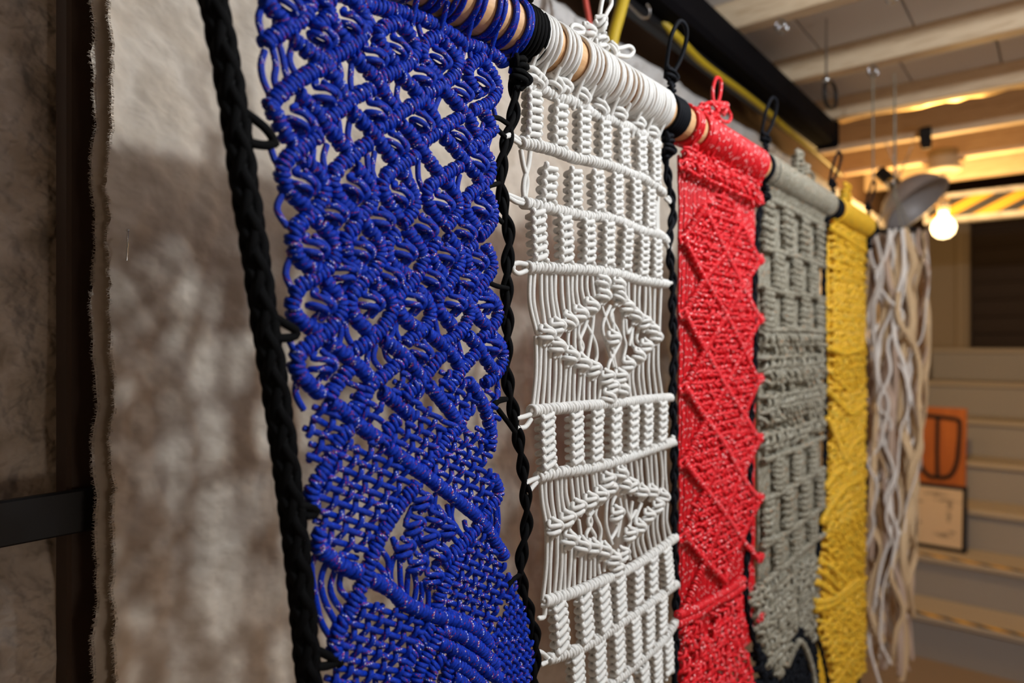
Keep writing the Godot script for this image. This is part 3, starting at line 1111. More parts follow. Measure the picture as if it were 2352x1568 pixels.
func black_cord(label: String, m: Material, pa: float, pb: float, path: Array, ties: Array) -> void:
	var xa := x_of(pa)
	var xb := x_of(pb)
	var xm := (xa + xb) * 0.5
	var w := clampf(xb - xa, 0.018, 0.034)
	var t := thing("edge_cord", label, "cord", at(path[path.size() - 2], path[path.size() - 1]), "dark edge cords between the panels")
	# close turns round the rod
	var n := int(w / 0.0036)
	for k in n:
		var g := Geo.new()
		var p := PackedVector3Array()
		for j in 25:
			var a := TAU * j / 24.0
			p.append(Vector3(xm - w * 0.5 + w * k / (n - 1), RODY + cos(a) * 0.0213, ZP + sin(a) * 0.0213))
		g.tube(p, 0.0021, 7, rng.randf() * 8.0)
		part(t, "rod_wrap", g, m)
	# hanging loop above the rod with its knot
	var top := RODY + 0.022
	for k in 2:
		var g := Geo.new()
		knot_geo(g, Vector3(xm, top + 0.006 + 0.015 * k, ZP + 0.004), Vector3(1 if k % 2 else -1, 0, 0) * (1.3 if k == 1 else 0.8), Vector3.UP * (1.1 if k == 1 else 0.9), Vector3(0, 0, 1), 0.0042, 0.0021)
		part(t, "neck_knot", g, m)
	var y := top + 0.026
	strand(t, "hanging_loop", PackedVector3Array([Vector3(xm - 0.004, y - 0.008, ZP), Vector3(xm - 0.007, y + 0.012, ZP + 0.004), Vector3(xm - 0.009, y + 0.034, ZP + 0.010), Vector3(xm + 0.002, y + 0.052, ZP + 0.014), Vector3(xm + 0.015, y + 0.048, ZP + 0.016), Vector3(xm + 0.019, y + 0.03, ZP + 0.012), Vector3(xm + 0.014, y + 0.01, ZP + 0.006), Vector3(xm + 0.004, y - 0.006, ZP)]), m, 0.0024, 8)
	# knot below the rod, then the plait
	var c := at(path[0], path[1])
	for k in 2:
		var g := Geo.new()
		knot_geo(g, Vector3(c.x, RODY - 0.029 - 0.011 * k, ZP + 0.006), Vector3(1.1 if k else -1.1, 0, 0), Vector3.UP * 0.85, Vector3(0, 0, 1), 0.0045, 0.0022)
		part(t, "collar_knot", g, m)
	var p2 := PackedVector3Array([Vector3(c.x, RODY - 0.02, ZP + 0.004)])
	for i in range(0, path.size(), 2):
		var q := at(path[i], path[i + 1])
		if q.y < RODY - 0.045:
			p2.append(q)
	plait(t, p2, m)
	for a in ties:
		strand(t, "tie", traced(a[0], a[1], ZP + 0.002), m, 0.002)

# ------------------------------------------------------------------ blue panel
func build_blue() -> void:
	var m: Material = M.blue
	var t := thing("macrame_hanging", "blue knotted cord panel with diamond ridges and open lattice, red and white flecks", "wall hanging", at(950, 1568))
	var C1 := [550.0, 0.0, 3.0157]
	var C2 := [550.0, 450.0, 3.0157]
	var C3 := [600.0, 800.0, 3.0157]
	var C4 := [650.0, 1050.0, 3.0268]
	# loops over the rod, in pairs
	var xs := []
	var x := 0.10
	while x < x_of(1180):
		xs.append(x)
		xs.append(x + 0.0052 + rj(0.0008))
		x += 0.0185 + rj(0.002)
	rings(t, xs, m)
	# strands from the rod down to the header
	x = 0.10
	while x < x_of(1165):
		strand(t, "hanging_strand", PackedVector3Array([Vector3(x, RODY - 0.015, ZP + 0.012), Vector3(x + 0.002, RODY - 0.026, ZP + 0.005), Vector3(x + 0.004, RODY - 0.036, ZP)]), m)
		x += 0.026
	var R1 := [
		[870, 30, 1000, 62, 1130, 90, 1230, 120, 1330, 160, 1400, 200, 1500, 260, 1580, 310, 1700, 345, 1790, 400, 1830, 450],
		[180, -130, 330, -110, 480, -100, 640, -60, 760, -20, 870, 30],
		[190, 10, 240, 80, 300, 150, 350, 185], [470, -90, 490, 0, 470, 75, 410, 150, 330, 200, 240, 250, 175, 300], [200, -60, 160, -20, 180, 20],
		[640, -20, 590, 30, 620, 90, 650, 160, 690, 230, 740, 290], [720, -50, 800, 20, 850, 90, 872, 180, 840, 255, 780, 310, 700, 370, 600, 410], [640, 100, 580, 150, 520, 190],
		[1110, 150, 1000, 190, 955, 250, 985, 320, 1030, 390, 1070, 440], [1110, 170, 1180, 250, 1213, 330, 1190, 420, 1120, 470, 1040, 510, 950, 550],
		[1390, 245, 1290, 290, 1260, 360, 1290, 440, 1340, 500, 1372, 548], [1400, 280, 1460, 350, 1503, 420, 1490, 510, 1430, 570, 1350, 620, 1270, 655],
		[1690, 395, 1600, 450, 1578, 520, 1610, 590, 1655, 665], [1690, 430, 1750, 520, 1782, 600, 1760, 680, 1700, 730, 1610, 765],
		[360, 260, 440, 330, 530, 400, 600, 450, 650, 540, 700, 620, 730, 680], [780, 390, 850, 450, 920, 530, 970, 600, 1020, 680, 1070, 760],
		[1110, 530, 1180, 590, 1240, 660, 1290, 720, 1340, 810, 1382, 885], [1400, 610, 1460, 670, 1530, 750, 1590, 820, 1635, 930], [1680, 765, 1720, 830, 1762, 905],
		[600, 470, 520, 490, 430, 540, 340, 600, 250, 680, 205, 745], [910, 620, 830, 650, 760, 700, 700, 750, 640, 800, 590, 835],
		[1250, 700, 1180, 740, 1100, 790, 1030, 850, 955, 895], [1530, 810, 1460, 850, 1400, 890, 1330, 940, 1255, 990], [1755, 900, 1700, 940, 1640, 990, 1565, 1045],
		[225, 750, 270, 840, 310, 920, 350, 980, 385, 1015], [410, 650, 470, 720, 540, 790, 600, 880, 670, 950, 742, 1055],
		[770, 770, 840, 840, 920, 920, 980, 1000, 1040, 1080, 1080, 1135], [1110, 860, 1180, 920, 1230, 1000, 1290, 1080, 1372, 1195], [1410, 950, 1480, 1020, 1550, 1110, 1620, 1190, 1662, 1252],
		[560, 930, 480, 980, 400, 1040, 340, 1090, 295, 1155], [900, 990, 830, 1030, 770, 1090, 700, 1140, 640, 1200], [1220, 1080, 1150, 1120, 1070, 1170, 1005, 1225], [1530, 1150, 1450, 1190, 1370, 1250, 1305, 1295],
		[1640, 1015, 1700, 1060, 1735, 1140, 1732, 1220, 1680, 1290, 1600, 1340, 1550, 1395],
		[430, 1105, 520, 1170, 572, 1250, 582, 1350, 535, 1440, 470, 1510, 400, 1560], [285, 1165, 310, 1260, 350, 1330, 420, 1400, 465, 1435],
		[685, 1165, 640, 1230, 660, 1320, 700, 1390, 760, 1450, 805, 1492], [800, 1165, 880, 1250, 922, 1330, 902, 1420, 850, 1490, 785, 1570],
		[1035, 1205, 980, 1280, 1000, 1350, 1050, 1430, 1092, 1505], [1120, 1195, 1180, 1290, 1213, 1390, 1190, 1470, 1125, 1545],
		[1345, 1265, 1290, 1330, 1310, 1420, 1360, 1490, 1402, 1545], [1420, 1255, 1480, 1330, 1512, 1420, 1490, 1500, 1425, 1575],
		[1625, 1325, 1560, 1390, 1570, 1470, 1620, 1545, 1650, 1590], [1680, 1305, 1740, 1400, 1755, 1500, 1720, 1580, 1660, 1640]]
	for a in R1:
		ridge(t, "hitched_ridge", traced(C1, a, ZP + rj(0.001)), m)
	var R2 := [
		[510, 150, 590, 230, 642, 320, 652, 420, 600, 510, 530, 560, 440, 610, 385, 665], [405, 190, 370, 290, 390, 390, 450, 470, 535, 512],
		[850, 180, 920, 260, 972, 360, 962, 450, 910, 540, 840, 600, 785, 660], [800, 215, 730, 290, 740, 380, 790, 470, 852, 532],
		[1160, 240, 1220, 320, 1272, 420, 1250, 510, 1200, 590, 1140, 650, 1085, 705], [1085, 245, 1020, 330, 1030, 430, 1090, 500, 1162, 552],
		[1440, 280, 1510, 370, 1523, 460, 1480, 560, 1420, 640, 1365, 705], [1365, 305, 1320, 390, 1350, 470, 1405, 545],
		[1700, 345, 1742, 430, 1742, 520, 1690, 600, 1635, 675], [1622, 335, 1560, 400, 1590, 490, 1652, 572],
		[590, 590, 660, 670, 702, 750, 682, 840, 620, 920, 540, 990, 460, 1050, 395, 1115], [410, 635, 370, 730, 380, 820, 440, 880, 535, 932],
		[920, 590, 1000, 660, 1052, 740, 1032, 850, 970, 930, 900, 1000, 830, 1050, 775, 1085], [790, 655, 760, 750, 790, 830, 850, 900, 912, 952],
		[1220, 640, 1290, 720, 1322, 810, 1290, 900, 1220, 960, 1145, 1015], [1100, 675, 1088, 760, 1130, 840, 1190, 890, 1252, 932],
		[1500, 640, 1570, 720, 1592, 810, 1560, 900, 1490, 970, 1415, 1015], [1380, 685, 1368, 770, 1410, 830, 1475, 905],
		[1700, 665, 1780, 760, 1782, 850, 1730, 930, 1675, 985], [1620, 685, 1600, 760, 1640, 830, 1705, 895],
		[610, 1005, 700, 1080, 780, 1140, 860, 1220, 945, 1295], [990, 995, 1080, 1060, 1160, 1130, 1210, 1200, 1265, 1270],
		[1300, 955, 1390, 1020, 1460, 1090, 1530, 1190], [1580, 965, 1650, 1040, 1710, 1140, 1775, 1230],
		[1740, 955, 1810, 1040, 1823, 1140, 1780, 1230, 1700, 1300],
		[755, 1205, 690, 1280, 640, 1350, 615, 1390], [420, 1075, 390, 1150, 420, 1240, 470, 1290, 565, 1375],
		[1140, 1135, 1060, 1190, 990, 1250, 900, 1320, 850, 1430], [1400, 1105, 1330, 1180, 1270, 1270, 1200, 1330, 1145, 1395], [1640, 1085, 1570, 1160, 1510, 1240, 1440, 1330]]
	for a in R2:
		ridge(t, "hitched_ridge", traced(C2, a, ZP + rj(0.001)), m)
	var R3 := [
		[470, 370, 560, 430, 650, 510, 740, 580, 810, 625], [870, 680, 970, 760, 1060, 830, 1150, 890, 1240, 960, 1330, 1030, 1420, 1100, 1500, 1170, 1570, 1260, 1640, 1370, 1682, 1440],
		[830, 300, 900, 350, 980, 420, 1030, 462], [1160, 255, 1220, 330, 1290, 410, 1340, 480, 1385, 545],
		[1430, 225, 1490, 310, 1540, 400, 1572, 500, 1592, 600, 1580, 690],
		[610, 555, 540, 620, 480, 740, 440, 830, 390, 910, 350, 990, 350, 1065], [945, 485, 880, 560, 840, 650], [700, 330, 640, 430, 600, 470],
		[1420, 430, 1360, 540, 1280, 620, 1220, 700, 1150, 790, 1095, 870],
		[1600, 890, 1642, 980, 1620, 1050, 1570, 1110, 1540, 1170, 1480, 1260, 1400, 1340, 1330, 1420, 1260, 1490]]
	for a in R3:
		ridge(t, "hitched_ridge", traced(C3, a, ZP + rj(0.001)), m)
	var R4 := [
		[270, 500, 245, 560, 255, 630, 320, 690, 420, 760, 530, 800], [600, 845, 680, 880, 760, 930, 830, 1000, 920, 1050, 1050, 1100, 1180, 1130, 1290, 1170, 1380, 1230, 1435, 1305],
		[935, 180, 830, 310, 740, 440, 660, 590, 600, 730, 560, 860, 500, 980, 460, 1080, 400, 1170, 365, 1270, 350, 1340, 380, 1400],
		[1230, 640, 1190, 750, 1130, 860, 1080, 980, 1055, 1060],
		[1100, 1200, 1220, 1230, 1320, 1290, 1400, 1360, 1475, 1445], [1080, 1285, 1180, 1330, 1300, 1400, 1400, 1470, 1495, 1535], [1150, 1415, 1260, 1470, 1340, 1540, 1400, 1600], [1180, 1520, 1260, 1580, 1330, 1660],
		[1030, 1160, 960, 1270, 890, 1380, 850, 1470, 825, 1570, 815, 1660], [1085, 1190, 1040, 1300, 980, 1400, 940, 1490, 915, 1580, 905, 1660], [1110, 1370, 1050, 1450, 1010, 1560, 1000, 1650], [1155, 1430, 1120, 1560, 1100, 1650]]
	for a in R4:
		ridge(t, "hitched_ridge", traced(C4, a, ZP + 0.001 + rj(0.001)), m)
	# knots inside the diamonds and between the columns
	for a in [[330, 30], [760, 170], [1090, 340], [1375, 410], [1680, 570], [560, 250], [920, 405], [1260, 535], [1530, 640], [580, 665], [940, 775], [1250, 845], [1520, 945], [410, 840], [1070, 995], [1640, 1130], [430, 1275], [790, 1310], [1100, 1360], [1395, 1410], [1665, 1450]]:
		knot(t, at(550 + a[0] / 3.0157, a[1] / 3.0157, ZP + 0.001), m, 0.0043, rj(0.25))
	for a in [[640, 120], [970, 170], [1280, 220], [1555, 250], [500, 370], [830, 380], [1130, 390], [1420, 410], [1640, 450], [720, 540], [1040, 560], [1330, 580], [1565, 590], [550, 750], [895, 740], [1195, 730], [1485, 740], [1695, 740], [1245, 1080], [560, 1170], [1740, 1040]]:
		knot(t, at(550 + a[0] / 3.0157, 450 + a[1] / 3.0157, ZP + 0.001), m, 0.0042, rj(0.25))
	for a in [[950, 310], [1050, 415], [900, 480], [1130, 505], [830, 640], [1080, 665], [920, 745], [1030, 835], [1000, 570]]:
		knot(t, at(650 + a[0] / 3.0268, 1050 + a[1] / 3.0268, ZP), m, 0.0038, rj(0.4))
	# loose single strands in the gaps
	var S1 := [[165, 20, 130, 130, 155, 240], [175, 350, 148, 450, 165, 560, 215, 670], [225, 330, 252, 450, 240, 550, 265, 630], [270, 290, 300, 400, 318, 500, 345, 580], [370, 300, 345, 400, 370, 480, 415, 545], [460, 120, 490, 170, 520, 200], [680, 430, 702, 520, 672, 600], [775, 440, 768, 580, 795, 665], [1020, 570, 1022, 690], [1100, 570, 1088, 680, 1135, 755], [1330, 660, 1342, 780], [1385, 670, 1350, 780, 1405, 880], [680, 820, 692, 930, 655, 1010], [762, 840, 750, 950, 795, 1030], [510, 1030, 500, 1160], [605, 1000, 578, 1110, 615, 1220], [880, 1060, 892, 1190], [935, 1050, 918, 1180, 955, 1270], [1160, 1140, 1182, 1230], [1235, 1100, 1240, 1240, 1285, 1330], [1480, 1200, 1468, 1320], [1525, 1210, 1508, 1310, 1545, 1390], [1745, 670, 1772, 810], [1690, 850, 1655, 960], [1740, 940, 1698, 1070], [1550, 360, 1530, 470], [205, 990, 240, 1100, 285, 1170], [300, 1340, 258, 1450, 330, 1570], [890, 90, 930, 170, 960, 220], [1160, 150, 1180, 250], [1230, 150, 1260, 260], [1530, 300, 1520, 380, 1560, 440], [1590, 320, 1600, 400], [620, 330, 680, 420], [820, 320, 860, 400]]
	for a in S1:
		strand(t, "loose_strand", traced(C1, a, ZP - 0.001), m)
	var S2 := [[350, 430, 318, 540, 365, 650], [335, 980, 385, 1085], [690, 850, 702, 950, 675, 1055], [740, 830, 738, 950, 795, 1060], [1040, 860, 1062, 930, 1025, 1015], [1090, 860, 1080, 930, 1115, 1010], [890, 1040, 878, 1190], [945, 1030, 928, 1130, 1005, 1225], [1000, 1040, 1015, 1110, 1050, 1150], [1350, 850, 1375, 970], [1490, 1010, 1492, 1120], [1510, 1010, 1545, 1130], [400, 1270, 388, 1370, 445, 1480], [1770, 1230, 1792, 1380, 1735, 1490], [620, 200, 680, 260], [960, 240, 1000, 300], [1260, 280, 1300, 340], [690, 610, 740, 680], [1010, 620, 1060, 680], [1310, 640, 1360, 690]]
	for a in S2:
		strand(t, "loose_strand", traced(C2, a, ZP - 0.001), m)
	var S4 := [[250, 630, 198, 760, 218, 930, 260, 1130, 335, 1260], [305, 720, 262, 850, 290, 1000, 375, 1160], [365, 770, 328, 900, 360, 1000, 445, 1100], [400, 810, 395, 910, 475, 1000], [770, 690, 745, 800, 760, 930], [810, 700, 815, 860, 830, 960], [870, 800, 860, 900, 855, 1000], [910, 800, 925, 900, 905, 1020], [960, 870, 965, 950, 945, 1050], [990, 880, 1010, 960, 1005, 1060], [680, 640, 730, 720, 725, 830], [650, 740, 700, 800, 705, 880], [1180, 330, 1170, 420, 1210, 500, 1260, 560], [1140, 330, 1150, 400, 1170, 470], [1260, 440, 1270, 490, 1310, 530], [1430, 380, 1445, 450, 1420, 540], [1470, 350, 1480, 450, 1460, 560], [1490, 340, 1497, 460, 1480, 590], [900, 340, 860, 430, 850, 480], [1000, 250, 1010, 330, 1030, 400], [1060, 250, 1050, 340, 1070, 400], [930, 520, 900, 580, 870, 640], [1040, 540, 1020, 600, 960, 720], [900, 520, 960, 620, 1000, 700], [760, 560, 780, 620, 800, 660], [1120, 540, 1110, 600, 1090, 650], [1170, 540, 1220, 610, 1240, 660]]
	for a in S4:
		strand(t, "loose_strand", traced(C4, a, ZP - 0.001), m)
	# open lattices: cords over and under
	var L3 := [[[560, 640, 810, 650, 1080, 890, 930, 1100, 740, 1400, 600, 1480, 420, 1290, 370, 1100, 480, 830]], [[1040, 450, 1140, 380, 1380, 560, 1560, 560, 1600, 700, 1570, 880, 1600, 1000, 1500, 1150, 1150, 850, 1230, 680, 1340, 540]], [[850, 620, 1030, 470, 1130, 420, 1300, 600, 1150, 780, 1060, 800, 900, 680]], [[640, 200, 800, 230, 760, 290, 680, 340, 830, 400, 900, 480, 840, 580, 650, 500, 580, 420]], [[960, 160, 1090, 110, 1150, 260, 1090, 380, 1030, 440, 850, 290]], [[1260, 150, 1400, 140, 1430, 250, 1500, 380, 1440, 480, 1370, 460, 1190, 270]], [[290, 420, 450, 390, 600, 520, 500, 640, 450, 780, 350, 900, 340, 600]], [[1560, 250, 1650, 270, 1640, 480, 1590, 560, 1540, 400]]]
	for a in L3:
		var poly := traced(C3, a[0])
		var e1 := at(1000 + 19, 1100 + 8) - at(1000, 1100)
		var e2 := at(1000 - 9, 1100 + 21) - at(1000, 1100)
		lattice(t, poly, e1, e2, m, 0.002, 0.0018)
	var L4 := [[560, 1000, 900, 1070, 1010, 1170, 870, 1380, 820, 1640, 330, 1640, 340, 1380, 470, 1090], [1300, 590, 1390, 520, 1530, 740, 1600, 860, 1520, 1050, 1430, 1250, 1300, 1160, 1070, 1070, 1190, 760]]
	for a in L4:
		var e1 := at(900 + 20, 1450 + 6) - at(900, 1450)
		var e2 := at(900 - 9, 1450 + 23) - at(900, 1450)
		lattice(t, traced(C4, a), e1, e2, m, 0.002, 0.0018)
	# close weave towards the lower edge
	var e3 := at(1190 + 8, 1500 + 9) - at(1190, 1500)
	var e4 := at(1190 - 7, 1500 + 13) - at(1190, 1500)
	lattice(t, traced(C4, [1600, 880, 1660, 990, 1700, 1140, 1725, 1300, 1730, 1480, 1720, 1650, 1440, 1650, 1480, 1440, 1440, 1290, 1540, 1050]), e3, e4, m, 0.0018, 0.0013, 6)

# ------------------------------------------------------------------ white panel
func build_white() -> void:
	var m: Material = M.white
	var t := thing("macrame_hanging", "white knotted cord panel with level bars, square knot columns and eye-shaped diamonds", "wall hanging", at(1400, 1568))
	var A := [1100.0, 0.0, 3.485]
	var B := [1100.0, 400.0, 2.85]
	var C := [1120.0, 900.0, 2.348]
	var xs := []
	for px in [1212, 1221, 1234, 1242, 1262, 1270, 1279, 1287, 1312, 1320, 1328, 1336, 1347, 1352, 1357, 1362, 1367, 1373, 1383, 1390, 1398, 1405, 1413, 1428, 1435, 1441, 1447, 1452, 1458, 1464, 1470, 1476, 1481, 1487, 1492, 1497, 1502, 1508]:
		xs.append(x_of(px) + rj(0.001))
	rings(t, xs, m, 0.0213, 0.0021)
	var bars := [
		[A, [310, 670, 440, 690, 550, 740, 700, 800, 830, 840, 900, 910, 1050, 960, 1200, 1020, 1300, 1070, 1430, 1160]],
		[A, [335, 1140, 480, 1170, 620, 1210, 750, 1260, 900, 1290, 1050, 1330, 1200, 1390, 1330, 1440, 1470, 1540]],
		[B, [290, 185, 400, 210, 550, 245, 700, 275, 850, 285, 950, 320, 1050, 365, 1180, 395, 1225, 445]],
		[B, [315, 608, 500, 615, 700, 625, 900, 650, 1050, 690, 1225, 718]],
		[B, [340, 1548, 500, 1535, 700, 1515, 900, 1500, 1100, 1475, 1250, 1462]],
		[C, [268, 460, 400, 430, 550, 410, 700, 370, 850, 320, 1000, 268]],
		[C, [305, 1130, 450, 1085, 600, 1025, 750, 960, 880, 880, 1010, 785]],
		[C, [325, 1440, 450, 1400, 560, 1350, 680, 1270, 800, 1190, 900, 1120, 1015, 1035]],
		[C, [420, 1680, 560, 1640, 720, 1530, 850, 1420, 950, 1330, 1015, 1235]]]
	for b in bars:
		ridge(t, "knotted_bar", traced(b[0], b[1], ZP + 0.001), m, 0.0034, 0.0021, 0.0042, 12, 6)
	# short knots just below the rod
	for a in [[400, 600], [450, 640], [600, 680], [660, 690], [810, 765], [960, 860], [1110, 915], [1260, 985], [1370, 1060]]:
		knot(t, at(1100 + a[0] / 3.485, a[1] / 3.485, ZP + 0.003), m, 0.0046, rj(0.2), 1.0, 1.0, 0.0022)
	for px in range(1206, 1505, 27):
		var p := at(px, 0)
		strand(t, "hanging_strand", PackedVector3Array([Vector3(p.x, RODY - 0.017, ZP + 0.012), Vector3(p.x, RODY - 0.028, ZP + 0.006), Vector3(p.x, RODY - 0.042, ZP + 0.001)]), m, 0.0021)
	var cols := [
		[A, [[420, 740, 410, 1130], [640, 840, 630, 1200], [820, 890, 820, 1265], [990, 975, 990, 1300], [1140, 1035, 1150, 1345], [1280, 1100, 1290, 1400], [1390, 1165, 1395, 1480]]],
		[B, [[455, -45, 440, 195], [617, -25, 615, 235], [760, -15, 770, 255], [890, 10, 895, 290], [1010, 45, 1010, 330], [1108, 105, 1105, 365]]],
		[B, [[370, 240, 390, 590], [545, 280, 555, 600], [700, 305, 700, 600], [835, 320, 835, 610], [960, 360, 945, 640], [1065, 415, 1055, 680], [1150, 435, 1150, 695]]],
		[C, [[308, 120, 320, 425], [465, 115, 470, 400], [580, 105, 575, 385], [680, 90, 680, 350], [775, 78, 770, 320], [850, 70, 845, 305], [930, 55, 925, 280]]],
		[C, [[370, 1140, 390, 1410], [510, 1095, 530, 1350], [610, 1050, 630, 1290], [700, 1000, 710, 1220], [800, 955, 800, 1150], [880, 890, 880, 1090], [950, 840, 970, 1060]]],
		[C, [[470, 1420, 480, 1620], [590, 1350, 600, 1590], [690, 1280, 700, 1520], [780, 1215, 790, 1460], [860, 1160, 860, 1390], [930, 1100, 930, 1310]]],
		[C, [[620, 1640, 630, 1800], [740, 1560, 750, 1760], [830, 1480, 840, 1690], [900, 1400, 905, 1600], [960, 1340, 965, 1530]]]]
	for c in cols:
		for q in c[1]:
			var p := traced(c[0], q, ZP + 0.001)
			sennit(t, p[0], p[1], m)
	# crossed loose pairs at the edges
	for a in [[A, [335, 1200, 355, 1320, 385, 1440, 372, 1560, 350, 1650]], [A, [410, 1210, 395, 1330, 360, 1450, 358, 1560, 400, 1660]], [B, [1172, 150, 1170, 260, 1172, 370]], [B, [1160, 180, 1158, 270, 1162, 370]]]:
		strand(t, "loose_strand", traced(a[0], a[1]), m, 0.0021)
	# eye-shaped diamonds between two bars
	var eyes := [
		[B, [800, 700, 900, 725, 805, 790, 910, 800, 725, 868, 650, 918, 580, 960, 500, 1003, 430, 1050, 500, 1130, 590, 1190, 670, 1240, 740, 1283, 830, 1335, 915, 1330, 860, 1400, 930, 1410, 835, 1460, 960, 870, 1020, 925, 1075, 975, 1130, 1020, 1150, 1065, 1085, 1130, 1035, 1190, 965, 1250, 870, 1080],
			[340, 1180, 615, 720], 620, 1545, 1055, 430, 1150, 860],
		[C, [640, 480, 710, 440, 650, 520, 730, 500, 600, 560, 545, 590, 480, 630, 420, 690, 350, 735, 430, 795, 500, 830, 560, 840, 620, 855, 670, 905, 720, 880, 690, 960, 770, 510, 825, 540, 880, 540, 940, 565, 910, 620, 860, 670, 810, 730, 760, 770, 690, 660],
			[290, 960, 460, 290], 460, 1130, 735, 350, 940, 680]]
	for e in eyes:
		var o: Array = e[0]
		for i in range(0, e[1].size(), 2):
			knot(t, at(o[0] + e[1][i] / o[2], o[1] + e[1][i + 1] / o[2], ZP + 0.002), m, 0.0042, rj(0.3) + 0.1, 1.05, 1.0, 0.0021)
	# strands of the first eye (above and below the diamond), and inside it
	for k in 26:
		var f := k / 25.0
		var xt := 335 + f * 850.0 + rj(6)
		var yt := 625 + f * f * 95.0
		var yb := 1540.0 - f * 75.0
		var xd := 375 + f * 800.0
		var mid := minf((865.0 - xd) / 440.0 if xd < 865.0 else (xd - 865.0) / 290.0, 1.0)
		var yu := 760.0 + 285.0 * mid
		var yl := 1380.0 - 320.0 * mid
		strand(t, "loose_strand", traced(B, [xt, yt, xt + rj(8), lerpf(yt, yu, 0.5), xd + rj(6), yu], ZP - 0.001), m, 0.0019)
		strand(t, "loose_strand", traced(B, [xd + rj(6), yl, xd - 6 + rj(8), lerpf(yl, yb, 0.5), 345 + f * 850.0 + rj(6), yb], ZP - 0.001), m, 0.0019)
	for a in [[660, 940, 650, 1050, 680, 1130, 640, 1210], [720, 920, 690, 1010, 660, 1100, 690, 1230], [700, 980, 760, 1100, 770, 1200, 740, 1260], [750, 900, 740, 1020, 710, 1200], [590, 1000, 580, 1100, 600, 1180], [630, 960, 625, 1080, 630, 1180], [800, 860, 830, 950, 860, 1030], [860, 860, 820, 950, 810, 1030, 850, 1150, 880, 1260], [900, 850, 860, 930, 910, 1030, 920, 1100, 850, 1240, 840, 1330], [870, 910, 880, 1000, 880, 1180, 900, 1280], [940, 900, 945, 1050, 960, 1120, 940, 1220], [960, 950, 970, 1040, 1000, 1000, 985, 1120], [1010, 960, 1000, 1100, 1030, 1150], [1050, 1000, 1030, 1080, 1060, 1120]]:
		strand(t, "loose_strand", traced(B, a, ZP - 0.002), m, 0.0019)
	for k in 26:
		var f := k / 25.0
		var xt := 285 + f * 670.0 + rj(5)
		var yt := 470 - f * 170.0
		var yb := 1120.0 - f * 320.0
		var xd := 320 + f * 650.0
		var mid := minf((690.0 - xd) / 345.0 if xd < 690.0 else (xd - 690.0) / 255.0, 1.0)
		var yu := lerpf(520.0, 735.0, mid) if xd < 690.0 else lerpf(490.0, 580.0, mid)
		var yl := lerpf(900.0, 735.0, mid) if xd < 690.0 else lerpf(880.0, 600.0, mid)
		strand(t, "loose_strand", traced(C, [xt, yt, xt + rj(6) + 8, lerpf(yt, yu, 0.5), xd + rj(5), yu], ZP - 0.001), m, 0.0019)
		strand(t, "loose_strand", traced(C, [xd + rj(5), yl, xd - 4 + rj(6), lerpf(yl, yb, 0.5), 300 + f * 690.0 + rj(5), yb], ZP - 0.001), m, 0.0019)
	for a in [[490, 690, 500, 770, 490, 810], [530, 640, 560, 700, 530, 770, 540, 810], [570, 640, 540, 700, 580, 780, 560, 820], [600, 600, 580, 660, 610, 740, 600, 820], [650, 560, 640, 620, 640, 720, 670, 820], [690, 560, 670, 620, 700, 720, 660, 800], [710, 570, 720, 660, 700, 780], [740, 560, 750, 640, 770, 700, 750, 750], [780, 590, 770, 680, 800, 640, 790, 700], [830, 600, 800, 680, 820, 710]]:
		strand(t, "loose_strand", traced(C, a, ZP - 0.002), m, 0.0019)
	# cord ends that hook round the dark edge cords
	for a in [[A, [330, 1130, 280, 1090, 240, 1080, 215, 1095]], [A, [330, 1150, 280, 1120, 235, 1090]], [B, [300, 180, 240, 155, 190, 135]], [B, [300, 195, 240, 180, 195, 150]], [B, [315, 590, 260, 580, 225, 590]], [B, [315, 630, 260, 650, 225, 630, 225, 600]], [C, [235, 120, 190, 135, 160, 140]], [C, [235, 145, 200, 190, 155, 190]], [C, [265, 465, 225, 480, 205, 495]], [C, [265, 485, 235, 520, 215, 550]], [C, [320, 1430, 300, 1410, 280, 1400]], [C, [320, 1455, 290, 1470]], [C, [310, 1140, 305, 1210, 275, 1220]], [B, [1220, 160, 1245, 185, 1250, 170, 1235, 150]], [B, [1225, 450, 1245, 490, 1255, 480]], [B, [1225, 715, 1260, 712]], [B, [1250, 1462, 1268, 1470, 1262, 1445]], [C, [1000, 268, 1015, 285, 1010, 250, 995, 240]], [C, [1010, 785, 1020, 800]]]:
		strand(t, "edge_loop", traced(a[0], a[1], ZP + 0.001), m, 0.0021)
	# small tassel standing on the rod
	var w := thing("cord_tassel", "small white knotted cross with three loops standing on the rod", "tassel", at(1392, 150))
	var z := ZP - 0.002
	var b0 := traced(A, [965, 520, 945, 260], z)
	sennit(w, b0[0], b0[1], m, 0.0078, 0.0055, 0.0078, 0.0022, 14, 6, "stem_sennit")
	for a in [[870, 255, 0.4], [1060, 400, -0.6], [970, 195, 1.2]]:
		knot(w, at(1100 + a[0] / 3.485, a[1] / 3.485, z + 0.004), m, 0.0040, a[2], 0.9, 1.0, 0.0022)
	for a in [[850, 240, 790, 205, 745, 205, 735, 240, 775, 265, 850, 260], [1060, 390, 1130, 385, 1200, 370, 1238, 405, 1205, 450, 1130, 445, 1060, 420], [960, 200, 970, 100, 985, 10, 1010, -60, 1050, -40, 1060, 30, 1020, 110, 990, 190]]:
		strand(w, "loop", traced(A, a, z + 0.004), m, 0.0021)

